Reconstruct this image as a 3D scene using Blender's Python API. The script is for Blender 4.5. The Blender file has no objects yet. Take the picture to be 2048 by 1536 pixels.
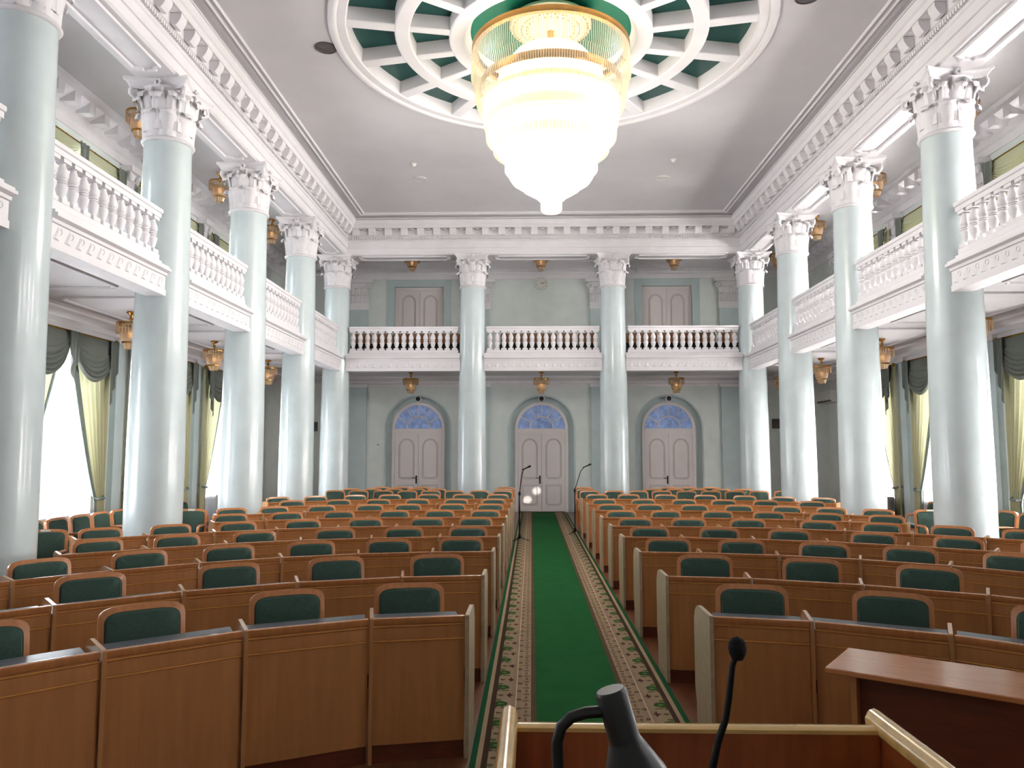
import bpy, math, random
from math import sin, cos, pi, radians, sqrt, atan2, hypot
from mathutils import Vector, Matrix
random.seed(7)
C = bpy.context.scene.collection
SC = bpy.context.scene

# ------------------------------------------------------------------ mesh helpers
class MB:
    """collects faces of ONE mesh"""
    def __init__(s): s.v, s.f, s.M = [], [], None
    def add(s, vs, fs):
        b = len(s.v)
        s.v += [tuple(s.M @ Vector(p)) if s.M else tuple(p) for p in vs]
        s.f += [tuple(b + i for i in q) for q in fs]
        return s
    def box(s, x0, x1, y0, y1, z0, z1):
        return s.add([(x0,y0,z0),(x1,y0,z0),(x1,y1,z0),(x0,y1,z0),(x0,y0,z1),(x1,y0,z1),(x1,y1,z1),(x0,y1,z1)],
                     [(0,3,2,1),(4,5,6,7),(0,1,5,4),(1,2,6,5),(2,3,7,6),(3,0,4,7)])
    def cbox(s, x0, x1, y0, y1, z0, z1, c=.004):
        """box with its long edges chamfered (in the two smaller directions)"""
        d = [(x1-x0, 0), (y1-y0, 1), (z1-z0, 2)]; ax = max(d)[1]
        lo, hi = [x0, y0, z0], [x1, y1, z1]
        o = [i for i in range(3) if i != ax]
        a0, a1, b0, b1 = lo[o[0]], hi[o[0]], lo[o[1]], hi[o[1]]
        poly = [(a0+c,b0),(a1-c,b0),(a1,b0+c),(a1,b1-c),(a1-c,b1),(a0+c,b1),(a0,b1-c),(a0,b0+c)]
        return s.prism(poly, 'xyz'[ax], lo[ax], hi[ax])
    def prism(s, poly, ax, a, b):
        n = len(poly)
        def P(p, t):
            u, w = p
            return {'x': (t, u, w), 'y': (u, t, w), 'z': (u, w, t)}[ax]
        vs = [P(p, a) for p in poly] + [P(p, b) for p in poly]
        fs = [(i, (i+1) % n, n+(i+1) % n, n+i) for i in range(n)] + [tuple(range(n))[::-1], tuple(range(n, 2*n))]
        return s.add(vs, fs)
    def lathe(s, prof, seg=24, c=(0,0,0), cap=True, a0=0, a1=2*pi):
        full = abs(a1-a0-2*pi) < 1e-6; m = seg if full else seg+1
        vs = [(c[0]+r*cos(a0+(a1-a0)*k/seg), c[1]+r*sin(a0+(a1-a0)*k/seg), c[2]+z) for r, z in prof for k in range(m)]
        fs = []
        for i in range(len(prof)-1):
            for k in range(seg):
                k2 = (k+1) % m
                fs.append((i*m+k, i*m+k2, (i+1)*m+k2, (i+1)*m+k))
        if cap and full:
            if prof[0][0] > 1e-5: fs.append(tuple(range(m))[::-1])
            if prof[-1][0] > 1e-5: fs.append(tuple((len(prof)-1)*m+k for k in range(m)))
        return s.add(vs, fs)
    def tube(s, pts, r, seg=10, closed=False):
        pts = [Vector(p) for p in pts]; n = len(pts)
        rs = r if isinstance(r, (list, tuple)) else [r]*n
        vs = []; prev = None
        for i, p in enumerate(pts):
            t = (pts[min(i+1, n-1)] - pts[max(i-1, 0)]).normalized()
            if prev is None:
                up = Vector((0,0,1)) if abs(t.z) < .9 else Vector((1,0,0))
                u = t.cross(up).normalized()
            else:
                u = (prev - t*prev.dot(t)).normalized()
            prev = u; w = t.cross(u)
            vs += [tuple(p + (u*cos(2*pi*k/seg)+w*sin(2*pi*k/seg))*rs[i]) for k in range(seg)]
        fs = [(i*seg+k, i*seg+(k+1) % seg, (i+1)*seg+(k+1) % seg, (i+1)*seg+k) for i in range(n-1) for k in range(seg)]
        fs += [tuple(range(seg))[::-1], tuple((n-1)*seg+k for k in range(seg))]
        return s.add(vs, fs)
    def grid(s, fn, nu, nv):
        vs = [fn(i/nu, j/nv) for j in range(nv+1) for i in range(nu+1)]
        fs = [(j*(nu+1)+i, j*(nu+1)+i+1, (j+1)*(nu+1)+i+1, (j+1)*(nu+1)+i) for j in range(nv) for i in range(nu)]
        return s.add(vs, fs)
    def mesh(s, name, mat, ang=35):
        me = bpy.data.meshes.new(name); me.from_pydata(s.v, [], s.f); me.validate()
        if ang:
            me.polygons.foreach_set('use_smooth', [True]*len(me.polygons))
            me.set_sharp_from_angle(angle=radians(ang))
        me.materials.append(mat)
        return me

def link(name, me, parent=None):
    o = bpy.data.objects.new(name, me); C.objects.link(o); o.parent = parent
    return o
def obj(name, mb, mat, parent=None, ang=35):
    return link(name, mb.mesh(name, mat, ang), parent)
def tag(o, label=None, cat=None, group=None, kind=None):
    if label: o['label'] = label
    if cat: o['category'] = cat
    if group: o['group'] = group
    if kind: o['kind'] = kind
    return o
def thing(name, label, cat, loc=(0,0,0), rz=0, group=None, kind=None):
    o = bpy.data.objects.new(name, None); C.objects.link(o)
    o.empty_display_size = .1
    o.location = loc; o.rotation_euler = (0,0,rz)
    return tag(o, label, cat, group, kind)
def struct(name, mb, mat, parent=None, ang=35):
    o = obj(name, mb, mat, parent, ang)
    if parent is None: o['kind'] = 'structure'
    return o
def dup(src, label, loc=(0,0,0), rz=0, group=None, scale=None):
    def rec(o, par):
        c = o.copy(); C.objects.link(c); c.parent = par
        for ch in o.children: rec(ch, c)
        return c
    r = rec(src, None)
    r.location = loc; r.rotation_euler = (0,0,rz); r['label'] = label
    if group: r['group'] = group
    if scale: r.scale = scale
    return r
ORD = ['first','second','third','fourth','fifth','sixth','seventh','eighth','ninth','tenth','eleventh','twelfth','thirteenth','fourteenth','fifteenth','sixteenth','seventeenth','eighteenth']

# ------------------------------------------------------------------ materials
def lin(c):
    return tuple(((x/255)/12.92 if x/255 <= .04045 else ((x/255+.055)/1.055)**2.4) for x in c) + (1,)
def nodes(name):
    m = bpy.data.materials.new(name); m.use_nodes = True
    nt = m.node_tree; b = nt.nodes['Principled BSDF']
    return m, nt, b
def mat(name, col, rough=.5, metal=0., var=.06, scale=6., bump=0., stretch=None, emit=None, estr=0., coat=0., trans=0., spec=.5):
    m, nt, b = nodes(name)
    N, L = nt.nodes.new, nt.links.new
    tc = N('ShaderNodeTexCoord'); mp = N('ShaderNodeMapping'); L(tc.outputs['Object'], mp.inputs['Vector'])
    if stretch: mp.inputs['Scale'].default_value = stretch
    nz = N('ShaderNodeTexNoise'); nz.inputs['Scale'].default_value = scale; nz.inputs['Detail'].default_value = 5
    L(mp.outputs['Vector'], nz.inputs['Vector'])
    rp = N('ShaderNodeValToRGB')
    c = lin(col)
    rp.color_ramp.elements[0].color = tuple(x*(1-var*1.6) for x in c[:3]) + (1,)
    rp.color_ramp.elements[1].color = tuple(min(1, x*(1+var*1.6)) for x in c[:3]) + (1,)
    rp.color_ramp.elements[0].position = .3; rp.color_ramp.elements[1].position = .7
    L(nz.outputs['Fac'], rp.inputs['Fac']); L(rp.outputs['Color'], b.inputs['Base Color'])
    b.inputs['Roughness'].default_value = rough; b.inputs['Metallic'].default_value = metal
    b.inputs['Specular IOR Level'].default_value = spec
    if coat: b.inputs['Coat Weight'].default_value = coat; b.inputs['Coat Roughness'].default_value = .12
    if bump:
        bp = N('ShaderNodeBump'); bp.inputs['Strength'].default_value = bump; bp.inputs['Distance'].default_value = .01
        L(nz.outputs['Fac'], bp.inputs['Height']); L(bp.outputs['Normal'], b.inputs['Normal'])
    if emit:
        b.inputs['Emission Color'].default_value = lin(emit); b.inputs['Emission Strength'].default_value = estr
    return m
def cloth_mat(name, col, translu, transp, var=.08):
    m, nt, b = nodes(name); N, L = nt.nodes.new, nt.links.new
    out = nt.nodes['Material Output']
    b.inputs['Base Color'].default_value = lin(col); b.inputs['Roughness'].default_value = .9
    b.inputs['Specular IOR Level'].default_value = .1
    tc = N('ShaderNodeTexCoord'); nz = N('ShaderNodeTexNoise'); nz.inputs['Scale'].default_value = 60
    L(tc.outputs['Object'], nz.inputs['Vector'])
    mx = N('ShaderNodeMix'); mx.data_type = 'RGBA'
    c = lin(col); mx.inputs['A'].default_value = tuple(x*(1-var) for x in c[:3])+(1,); mx.inputs['B'].default_value = tuple(min(1,x*(1+var)) for x in c[:3])+(1,)
    L(nz.outputs['Fac'], mx.inputs['Factor']); L(mx.outputs['Result'], b.inputs['Base Color'])
    tr = N('ShaderNodeBsdfTranslucent'); L(mx.outputs['Result'], tr.inputs['Color'])
    m1 = N('ShaderNodeMixShader'); m1.inputs['Fac'].default_value = translu
    L(b.outputs['BSDF'], m1.inputs[1]); L(tr.outputs['BSDF'], m1.inputs[2])
    last = m1
    if transp:
        tp = N('ShaderNodeBsdfTransparent'); m2 = N('ShaderNodeMixShader'); m2.inputs['Fac'].default_value = transp
        L(m1.outputs[0], m2.inputs[1]); L(tp.outputs[0], m2.inputs[2]); last = m2
    L(last.outputs[0], out.inputs['Surface'])
    return m
def glass_mat(name, tint, transp=.55, rough=.08, estr=0., ecol=(255,240,200)):
    m, nt, b = nodes(name); N, L = nt.nodes.new, nt.links.new
    out = nt.nodes['Material Output']
    b.inputs['Base Color'].default_value = lin(tint); b.inputs['Roughness'].default_value = rough
    b.inputs['Specular IOR Level'].default_value = .8
    if estr: b.inputs['Emission Color'].default_value = lin(ecol); b.inputs['Emission Strength'].default_value = estr
    tp = N('ShaderNodeBsdfTransparent'); tp.inputs['Color'].default_value = lin(tuple(min(255, t+20) for t in tint))
    mx = N('ShaderNodeMixShader'); mx.inputs['Fac'].default_value = transp
    L(b.outputs[0], mx.inputs[1]); L(tp.outputs[0], mx.inputs[2]); L(mx.outputs[0], out.inputs['Surface'])
    return m
def wood_mat(name, col, rough=.4, var=.16, axis=(14,14,1.2), coat=.25):
    return mat(name, col, rough, 0, var, 2.2, .03, axis, coat=coat)

M_white = mat('white plaster', (234,230,232), .6, var=.02, scale=3, bump=.03)
M_ceil = mat('ceiling paint', (214,210,212), .62, var=.025, scale=1.2)
M_wall = mat('pale green wall paint', (222,228,224), .55, var=.03, scale=2.5)
M_wall2 = mat('white green wall paint', (218,224,220), .55, var=.03, scale=2.5)
M_band = mat('blue green band paint', (190,204,204), .5, var=.03, scale=3)
M_pil = mat('teal pilaster paint', (190,205,206), .42, var=.03, scale=3)
M_col = mat('glossy pale blue green column paint', (206,217,218), .26, var=.035, scale=2.2, coat=.35)
M_door = mat('white door paint', (226,216,214), .4, var=.015, scale=3)
M_groove = mat('door panel groove', (176,164,162), .5, var=.02)
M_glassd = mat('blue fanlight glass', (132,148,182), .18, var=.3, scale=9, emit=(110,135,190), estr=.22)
M_green = mat('green coffer paint', (14,74,68), .35, var=.06, scale=3)
M_dome = mat('green dome paint', (30,112,94), .3, var=.05, scale=3)
M_gold = mat('polished brass', (184,138,78), .27, 1., .05)
M_oldgold = mat('old gold', (150,116,44), .35, 1., .1)
M_wood = wood_mat('desk veneer', (178,118,70), .42, .06)
M_woodrail = wood_mat('desk rail wood', (178,114,66), .25, .07, coat=.6)
M_trim = mat('edge strip with highlight', (240,176,100), .16, .35, .08, coat=.5)  # highlight along the desk grooves put into a bright colour
M_side = mat('beige desk end board', (176,156,128), .45, var=.08, scale=18, coat=.2)
M_divid = wood_mat('divider board', (186,132,84), .3, .06, coat=.6)
M_desktop = mat('dark blue grey desktop', (72,80,90), .3, var=.05, scale=8)
M_chairwood = wood_mat('chair beech wood', (190,124,74), .38, .09, (16,16,2), .3)
M_fab = mat('dark green upholstery', (66,88,79), .85, var=.07, scale=70, bump=.15, spec=.2)
M_floor = wood_mat('parquet floor', (104,64,38), .35, .2, (6,1.2,6), .2)
M_black = mat('black plastic', (13,13,16), .42, var=.1, scale=20)
M_darkmetal = mat('black metal', (18,18,20), .35, .6, .1)
M_foam = mat('black foam windscreen', (14,14,15), .95, var=.3, scale=160, bump=.5)
M_lect = wood_mat('lectern red brown wood', (150,78,38), .35, .16, (16,16,1.4), .3)
M_lectrail = wood_mat('lectern edging with gleam', (214,176,108), .2, .1, (3,12,12), .8)  # gleam of the rounded edging is in the pale colour
M_table = wood_mat('table wood', (184,118,72), .16, .08, (2,14,14), .5)
M_tabledark = wood_mat('table dark board', (98,44,22), .45, .14, (2,14,14), .1)
M_val = cloth_mat('grey green valance satin', (116,121,114), .08, 0)
M_valup = cloth_mat('backlit valance satin', (206,208,180), .4, 0)  # light through the upper swags is put into this paler colour
M_drape = cloth_mat('yellow green drape', (196,195,160), .16, 0)
M_draped = cloth_mat('grey drape edge', (130,140,136), .2, 0)
M_sheer = cloth_mat('white sheer', (245,245,250), .6, .4, .02)
M_frame = mat('white window frame', (236,236,238), .4, var=.02)
M_pane = glass_mat('window pane', (235,242,250), .9, .03)
M_crys = glass_mat('crystal tubes', (236,230,216), .66, .08, .16, (255,246,226))
M_cryslamp = glass_mat('lamp crystal', (225,205,175), .5, .08)
M_amber = glass_mat('amber crystal', (228,204,176), .62, .1, .04, (230,170,100))
M_glow = mat('lit crystal', (255,250,235), .3, emit=(255,248,226), estr=2.1)
M_glow2 = mat('lit crystal yellow', (255,246,200), .3, emit=(255,238,170), estr=.72)
M_bulb = mat('bulb glow', (255,240,210), .3, emit=(255,240,205), estr=9)
M_plastic = mat('white plastic', (232,230,226), .4, var=.02)
M_grille = mat('dark grey vent', (92,86,86), .6, var=.1)
M_darkrad = mat('dark radiator screen', (80,78,74), .6, var=.1)
M_paper = mat('white paper', (240,238,232), .8, var=.02)
M_gseat = wood_mat('gallery chair wood', (150,98,58), .5, .15)
M_gdark = mat('gallery chair dark seat and shade', (34,36,40), .8, var=.1)
M_clock = mat('clock face', (222,222,216), .4, var=.02)
M_red = mat('clock red', (170,50,45), .5)
M_orn = mat('perforated plaster', (236,224,200), .6, var=.02)

def carpet_mat():
    m, nt, b = nodes('aisle carpet'); N, L = nt.nodes.new, nt.links.new
    b.inputs['Roughness'].default_value = .95; b.inputs['Specular IOR Level'].default_value = .1
    def V(x):
        if isinstance(x, (int, float)):
            n = N('ShaderNodeValue'); n.outputs[0].default_value = x; return n.outputs[0]
        return x
    def mth(op, a, bb=0., c=0.):
        n = N('ShaderNodeMath'); n.operation = op
        for i, q in enumerate((a, bb, c)):
            if isinstance(q, (int, float)): n.inputs[i].default_value = q
            else: L(q, n.inputs[i])
        return n.outputs[0]
    tc = N('ShaderNodeTexCoord'); sp = N('ShaderNodeSeparateXYZ'); L(tc.outputs['Object'], sp.inputs[0])
    x, y = sp.outputs[0], sp.outputs[1]
    ax = mth('ABSOLUTE', x)
    nz = N('ShaderNodeTexNoise'); nz.inputs['Scale'].default_value = 55; L(tc.outputs['Object'], nz.inputs['Vector'])
    nn = mth('SUBTRACT', nz.outputs['Fac'], .5)
    def inr(v, a, c): return mth('MULTIPLY', mth('GREATER_THAN', v, a), mth('LESS_THAN', v, c))
    def ell(cu, cv, ru, rv, per, off=0.):
        vv = mth('SUBTRACT', mth('MODULO', mth('ADD', y, 40+off), per), per*.5)
        du = mth('DIVIDE', mth('ADD', mth('SUBTRACT', ax, cu), mth('MULTIPLY', nn, .05)), ru)
        dv = mth('DIVIDE', mth('ADD', mth('SUBTRACT', vv, cv), mth('MULTIPLY', nn, .03)), rv)
        return mth('LESS_THAN', mth('ADD', mth('MULTIPLY', du, du), mth('MULTIPLY', dv, dv)), 1.)
    cur = None
    def layer(mask, col):
        nonlocal cur
        if cur is None:
            r = N('ShaderNodeRGB'); r.outputs[0].default_value = lin(col); cur = r.outputs[0]; return
        mx = N('ShaderNodeMix'); mx.data_type = 'RGBA'; L(mask, mx.inputs['Factor']); L(cur, mx.inputs['A'])
        mx.inputs['B'].default_value = lin(col); cur = mx.outputs['Result']
    layer(None, (142,123,100))                          # beige ground
    layer(inr(ax, .43, .50), (136,116,94))
    layer(ell(.605, .085, .035, .022, .38), (84,92,52))
    layer(ell(.555, -.08, .032, .018, .38), (96,92,60))
    layer(ell(.615, -.07, .02, .03, .38), (92,60,50))
    layer(ell(.58, 0, .055, .055, .38), (40,72,32))    # leaf
    layer(ell(.575, .0, .018, .02, .38), (86,110,60))
    layer(ell(.515, 0, .026, .018, .38, .19), (72,34,34))   # crossed flower
    layer(ell(.515, 0, .010, .055, .38, .19), (72,34,34))
    layer(ell(.58, 0, .022, .018, .38, .19), (88,66,48))
    layer(ell(.445, 0, .02, .022, .19), (92,70,56))
    layer(ell(.392, 0, .028, .014, .15), (98,74,58))
    layer(ell(.392, 0, .010, .04, .15, .075), (106,84,56))
    layer(inr(ax, .462, .47), (184,164,136))
    layer(inr(ax, .318, .356), (84,68,50))              # brown speckled line
    layer(inr(ax, .612, .648), (60,46,34))
    layer(inr(ax, .648, .678), (152,130,104))
    layer(mth('GREATER_THAN', ax, .678), (24,74,44))
    layer(mth('LESS_THAN', ax, .318), (26,84,42))
    n2 = N('ShaderNodeTexNoise'); n2.inputs['Scale'].default_value = 5; L(tc.outputs['Object'], n2.inputs['Vector'])
    n3 = N('ShaderNodeTexNoise'); n3.inputs['Scale'].default_value = 220; L(tc.outputs['Object'], n3.inputs['Vector'])
    br = mth('ADD', mth('MULTIPLY', n2.outputs['Fac'], .35), mth('MULTIPLY', n3.outputs['Fac'], .5))
    br = mth('ADD', br, .58)
    hs = N('ShaderNodeHueSaturation'); L(cur, hs.inputs['Color']); L(br, hs.inputs['Value'])
    L(hs.outputs[0], b.inputs['Base Color'])
    return m
M_carpet = carpet_mat()

# ------------------------------------------------------------------ measured layout (metres; camera at x=0, y=0)
XC = .30                      # hall axis
CXL, CXR = -5.17, 5.77        # column lines
CYS = [7.35, 10.5, 13.65, 16.85, 20.1]
CYB = 20.1
BX = [-5.17, -1.55, 2.15, 5.77]
WL, WR = -7.43, 8.07          # side walls
WB, WF = 22.8, -4.0
ZC = 7.90                     # ceiling
ZG, ZS = 4.27, 4.0            # gallery floor / soffit
WINY = [8.75, 11.85, 15.08, 18.25]
NEARY = [2.45, 5.6]  # unseen window bays added so that they light the front desks

# ------------------------------------------------------------------ room shell
b = MB().box(WL-.3, WR+.3, WF-.3, WB+.3, -.2, 0)
struct('floor', b, M_floor)

def rect_ring(b, d0, z0, d1, z1):
    """band of a U-shaped moulding between offsets d0/d1 from the column line"""
    Y0 = WF
    def P(d, z): return [(CXL+d, Y0, z), (CXL+d, CYB-d, z), (CXR-d, CYB-d, z), (CXR-d, Y0, z)]
    A, B = P(d0, z0), P(d1, z1)
    b.add(A+B, [(i, i+1, 4+i+1, 4+i) for i in range(3)])
def sweepU(b, prof):
    for (d0, z0), (d1, z1) in zip(prof[:-1], prof[1:]): rect_ring(b, d0, z0, d1, z1)

# ceiling with round opening
RX, RY, RR = XC, 11.07, 3.23
b = MB(); n = 96
x0, x1, y0, y1 = CXL+.3, CXR-.3, WF, CYB-.3
def hitrect(a):
    dx, dy = cos(a), sin(a); t = 1e9
    if dx > 1e-9: t = min(t, (x1-RX)/dx)
    if dx < -1e-9: t = min(t, (x0-RX)/dx)
    if dy > 1e-9: t = min(t, (y1-RY)/dy)
    if dy < -1e-9: t = min(t, (y0-RY)/dy)
    return (RX+dx*t, RY+dy*t, ZC)
angs = sorted(set([2*pi*k/n for k in range(n)] + [atan2(yy-RY, xx-RX) % (2*pi) for xx in (x0, x1) for yy in (y0, y1)]))
vs = [(RX+(RR-.05)*cos(a), RY+(RR-.05)*sin(a), ZC) for a in angs] + [hitrect(a) for a in angs]
m_ = len(angs)
b.add(vs, [(k, (k+1) % m_, m_+(k+1) % m_, m_+k) for k in range(m_)])
struct('ceiling', b, M_ceil)
b = MB()
b.box(WL-.3, CXL+.3, WF, WB+.3, 7.5, 7.6).box(CXR-.3, WR+.3, WF, WB+.3, 7.5, 7.6).box(CXL+.3, CXR-.3, CYB-.3, WB+.3, 7.5, 7.6)
struct('ceiling_gallery', b, M_ceil)
# attic over everything keeps the daylight out
struct('ceiling_roof', MB().box(WL-.3, WR+.3, WF-.3, WB+.3, 8.6, 8.7), M_ceil)

# entablature (architrave, frieze, dentils, modillions, corona) on the columns
prof = [(-.33, 7.55), (-.33, 6.96), (-.30, 6.93), (.27, 6.93), (.30, 6.96), (.30, 7.10), (.325, 7.11), (.325, 7.25), (.35, 7.27), (.35, 7.30),
        (.32, 7.31), (.32, 7.43), (.36, 7.45), (.36, 7.60), (.52, 7.60), (.53, 7.62), (.53, 7.69), (.56, 7.71), (.60, 7.78), (.60, 7.81), (.52, 7.82), (.52, 7.9)]
b = MB(); sweepU(b, prof)
struct('trim_1', b, M_white)
b = MB()                                          # rope beading
def along(d, pitch, y_from=2.0):
    """positions (x, y, rotz) on the three hall sides at offset d from the column line"""
    out = []
    k = int((CYB-d-y_from)/pitch)
    for i in range(k): out.append((CXL+d, CYB-d-.12-(i+.5)*pitch, -pi/2)); out.append((CXR-d, CYB-d-.12-(i+.5)*pitch, pi/2))
    w = CXR-CXL-2*d; k = int(w/pitch); p2 = w/k
    for i in range(k): out.append((CXL+d+(i+.5)*p2, CYB-d, pi))
    return out
for x, y, rz in along(.325, .062, 4.5):
    b.M = Matrix.Translation((x, y, 7.37)) @ Matrix.Rotation(rz, 4, 'Z')
    b.box(-.02, .02, 0, .04, -.028, .028)
b.M = None
struct('trim_2', b, M_white, ang=0)
b = MB()                                          # modillions with rosettes between
for x, y, rz in along(.36, .42, 3.0):
    b.M = Matrix.Translation((x, y, 7.46)) @ Matrix.Rotation(rz, 4, 'Z')
    pr = [(0, .0), (.03, -.03), (.08, -.03), (.11, .0), (.14, .05), (.155, .09), (.155, .135), (0, .135)]
    b.prism([(p[0], p[1]) for p in pr], 'x', -.085, .085)
    b.lathe([(.055, 0), (.05, .015), (.03, .012), (.022, .03), (0, .034)][::-1], 10, (.21, .09, .10))
b.M = None
struct('trim_3', b, M_white)
# ceiling frame mouldings
b = MB()
for d in (.76, .86):
    sweepU(b, [(d-.02, 7.90), (d-.018, 7.88), (d, 7.865), (d+.018, 7.88), (d+.02, 7.90)])
sweepU(b, [(.52, 7.9), (.56, 7.86), (.60, 7.84), (.60, 7.80)])
struct('trim_4', b, M_white)
# sunk panels in the soffit of the entablature
b = MB()
def frame_rect(b, x0, x1, y0, y1, z, w=.035, h=.03):
    c = .10
    pts = [(x0+c,y0),(x1-c,y0),(x1-c,y0+.06),(x1,y0+c),(x1,y1-c),(x1-c,y1-.06),(x1-c,y1),(x0+c,y1),(x0+c,y1-.06),(x0,y1-c),(x0,y0+c),(x0+c,y0+.06)]
    pts = [(p[0], p[1], z) for p in pts]
    n = len(pts); cx, cy = (x0+x1)/2, (y0+y1)/2
    def sh(p, s, zz): 
        return (p[0]+(s if p[0] < cx else -s), p[1]+(s if p[1] < cy else -s), zz)
    A = pts; B = [sh(p, w*.3, z-h) for p in pts]; D = [sh(p, w*.7, z-h) for p in pts]; E_ = [sh(p, w, z) for p in pts]
    for P, Q in ((A, B), (B, D), (D, E_)):
        b.add(P+Q, [(i, (i+1) % n, n+(i+1) % n, n+i) for i in range(n)])
ys = [4.2] + CYS
for cx in (CXL, CXR):
    for ya, yb in zip(ys[:-1], ys[1:]): frame_rect(b, cx-.2, cx+.2, ya+.58, yb-.58, 6.931)
for xa, xb in zip(BX[:-1], BX[1:]): frame_rect(b, xa+.58, xb-.58, CYB-.2, CYB+.2, 6.931)
struct('trim_5', b, M_white)

# walls ------------------------------------------------------------
def wall_openings(b, u0, u1, z0, z1, ops, P, depth):
    """plane wall from u0 to u1, with openings (uc, w, zb, zt, arched); P(u, z, t) maps to world; t = depth behind face"""
    def quad(a, c, zz0, zz1):
        if c-a > 1e-4 and zz1-zz0 > 1e-4: b.add([P(a,zz0,0),P(c,zz0,0),P(c,zz1,0),P(a,zz1,0)], [(0,1,2,3)])
    cols = sorted(set(round(o[0]-o[1]/2, 4) for o in ops) | set(round(o[0]+o[1]/2, 4) for o in ops) | {u0, u1})
    for a, c in zip(cols[:-1], cols[1:]):
        mid = (a+c)/2
        here = sorted([o for o in ops if abs(mid-o[0]) < o[1]/2], key=lambda o: o[2])
        z = z0
        for o in here:
            quad(a, c, z, o[2])
            z = o[3]
            if o[4]:
                r = o[1]/2; k = 24; zt = o[3]+r+.02
                first_strip = abs(a-(o[0]-r)) < 1e-3
                for i in range(k if first_strip else 0):
                    t0, t1 = pi-pi*i/k, pi-pi*(i+1)/k
                    ua, ub = o[0]+r*cos(t0), o[0]+r*cos(t1)
                    b.add([P(ua,o[3]+r*sin(t0),0),P(ub,o[3]+r*sin(t1),0),P(ub,zt,0),P(ua,zt,0)], [(0,1,2,3)])
                z = zt
        quad(a, c, z, z1)
    for o in ops:
        uc, w, zb, zt, arch = o; r = w/2
        outl = [(uc-r, zb), (uc-r, zt)]
        if arch: outl += [(uc-r*cos(pi*i/24), zt+r*sin(pi*i/24)) for i in range(1, 24)]
        outl += [(uc+r, zt), (uc+r, zb)]
        for p, q in zip(outl[:-1], outl[1:]):
            b.add([P(p[0],p[1],0),P(q[0],q[1],0),P(q[0],q[1],depth),P(p[0],p[1],depth)], [(0,1,2,3)])
        if zb > z0+.01:
            p, q = outl[-1], outl[0]
            b.add([P(p[0],p[1],0),P(q[0],q[1],0),P(q[0],q[1],depth),P(p[0],p[1],depth)], [(0,1,2,3)])
LW0, LW1, UW0, UW1, OW = .75, 3.45, 4.95, 6.6, 1.9
wops = [(y, OW, LW0, LW1, False) for y in NEARY+WINY] + [(y, OW, UW0, UW1, False) for y in NEARY+WINY]
b = MB(); wall_openings(b, WF, WB, 0, 8.6, wops, lambda u, z, t: (WL-t, u, z), .35); struct('wall_left', b, M_wall)
b = MB(); wall_openings(b, WF, WB, 0, 8.6, wops, lambda u, z, t: (WR+t, u, z), .35); struct('wall_right', b, M_wall)
DX = [-3.37, .30, 4.06]
dops = [(x, 1.90, 0, 2.46, True) for x in DX] + [(x, 1.62, ZG, 6.78, False) for x in (DX[0], DX[2])]
b = MB(); wall_openings(b, WL-.3, WR+.3, 0, 8.6, dops, lambda u, z, t: (u, WB+t, z), .22); struct('wall_back', b, M_wall)
b = MB().box(WL-.3, WR+.3, WF-.3, WF, 0, 8.6); struct('wall_front', b, M_wall)

# baseboards
b = MB().cbox(WL+.001, WL+.03, WF, WB, 0, .16, .008); struct('baseboard_left', b, M_white)
b = MB().cbox(WR-.03, WR-.001, WF, WB, 0, .16, .008); struct('baseboard_right', b, M_white)
b = MB()
edges = [WL] + sum([[x-.97, x+.97] for x in DX], []) + [WR]
for a, c in zip(edges[::2], edges[1::2]): b.box(a, c, WB-.03, WB-.001, 0, .16)
struct('baseboard_back', b, M_white)

# gallery floors and soffits
b = MB()
b.box(WL, CXL-.22, WF, WB, ZS, ZG).box(CXR+.22, WR, WF, WB, ZS, ZG).box(CXL-.22, CXR+.22, CYB+.22, WB, ZS, ZG)
struct('floor_gallery', b, M_ceil)
# cornices against the outer walls: lower and upper storey
def wall_cornice(name, z1, h, dep, mod):
    b = MB()
    pf = [(0, z1-h), (.03, z1-h), (.04, z1-h*.75), (.07, z1-h*.7), (.08, z1-h*.45), (dep*.6, z1-h*.3), (dep*.8, z1-h*.2), (dep*.85, z1-h*.08), (dep, z1-.004), (dep, z1)]
    Y0 = WF
    def P(d, z): return [(WL+d, Y0, z), (WL+d, WB-d, z), (WR-d, WB-d, z), (WR-d, Y0, z)]
    for p, q in zip(pf[:-1], pf[1:]):
        b.add(P(*p)+P(*q), [(i, i+1, 5+i, 4+i) for i in range(3)])
    if mod:
        y = 6.0
        while y < WB-.5:
            for s, x in ((1, WL), (-1, WR)):
                b.box(min(x+s*.06, x+s*dep*.8), max(x+s*.06, x+s*dep*.8), y-.08, y+.08, z1-h*.52, z1-h*.2)
            y += .42
        x = WL+.6
        while x < WR-.5:
            b.box(x-.022, x+.022, WB-.11, WB-.06, z1-h*.62, z1-h*.48); x += .075
    struct(name, b, M_white)
wall_cornice('trim_6', ZS, .30, .34, False)
wall_cornice('trim_7', 7.5, .55, .40, True)
# sunk ceiling panels under the gallery
b = MB()
for xa, xb in ((WL+.55, CXL-.4), (CXR+.4, WR-.55)):
    for ya, yb in zip(ys[:-1], ys[1:]): frame_rect(b, xa, xb, ya+.3, yb-.3, ZS-.001)
struct('trim_8', b, M_white)

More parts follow.
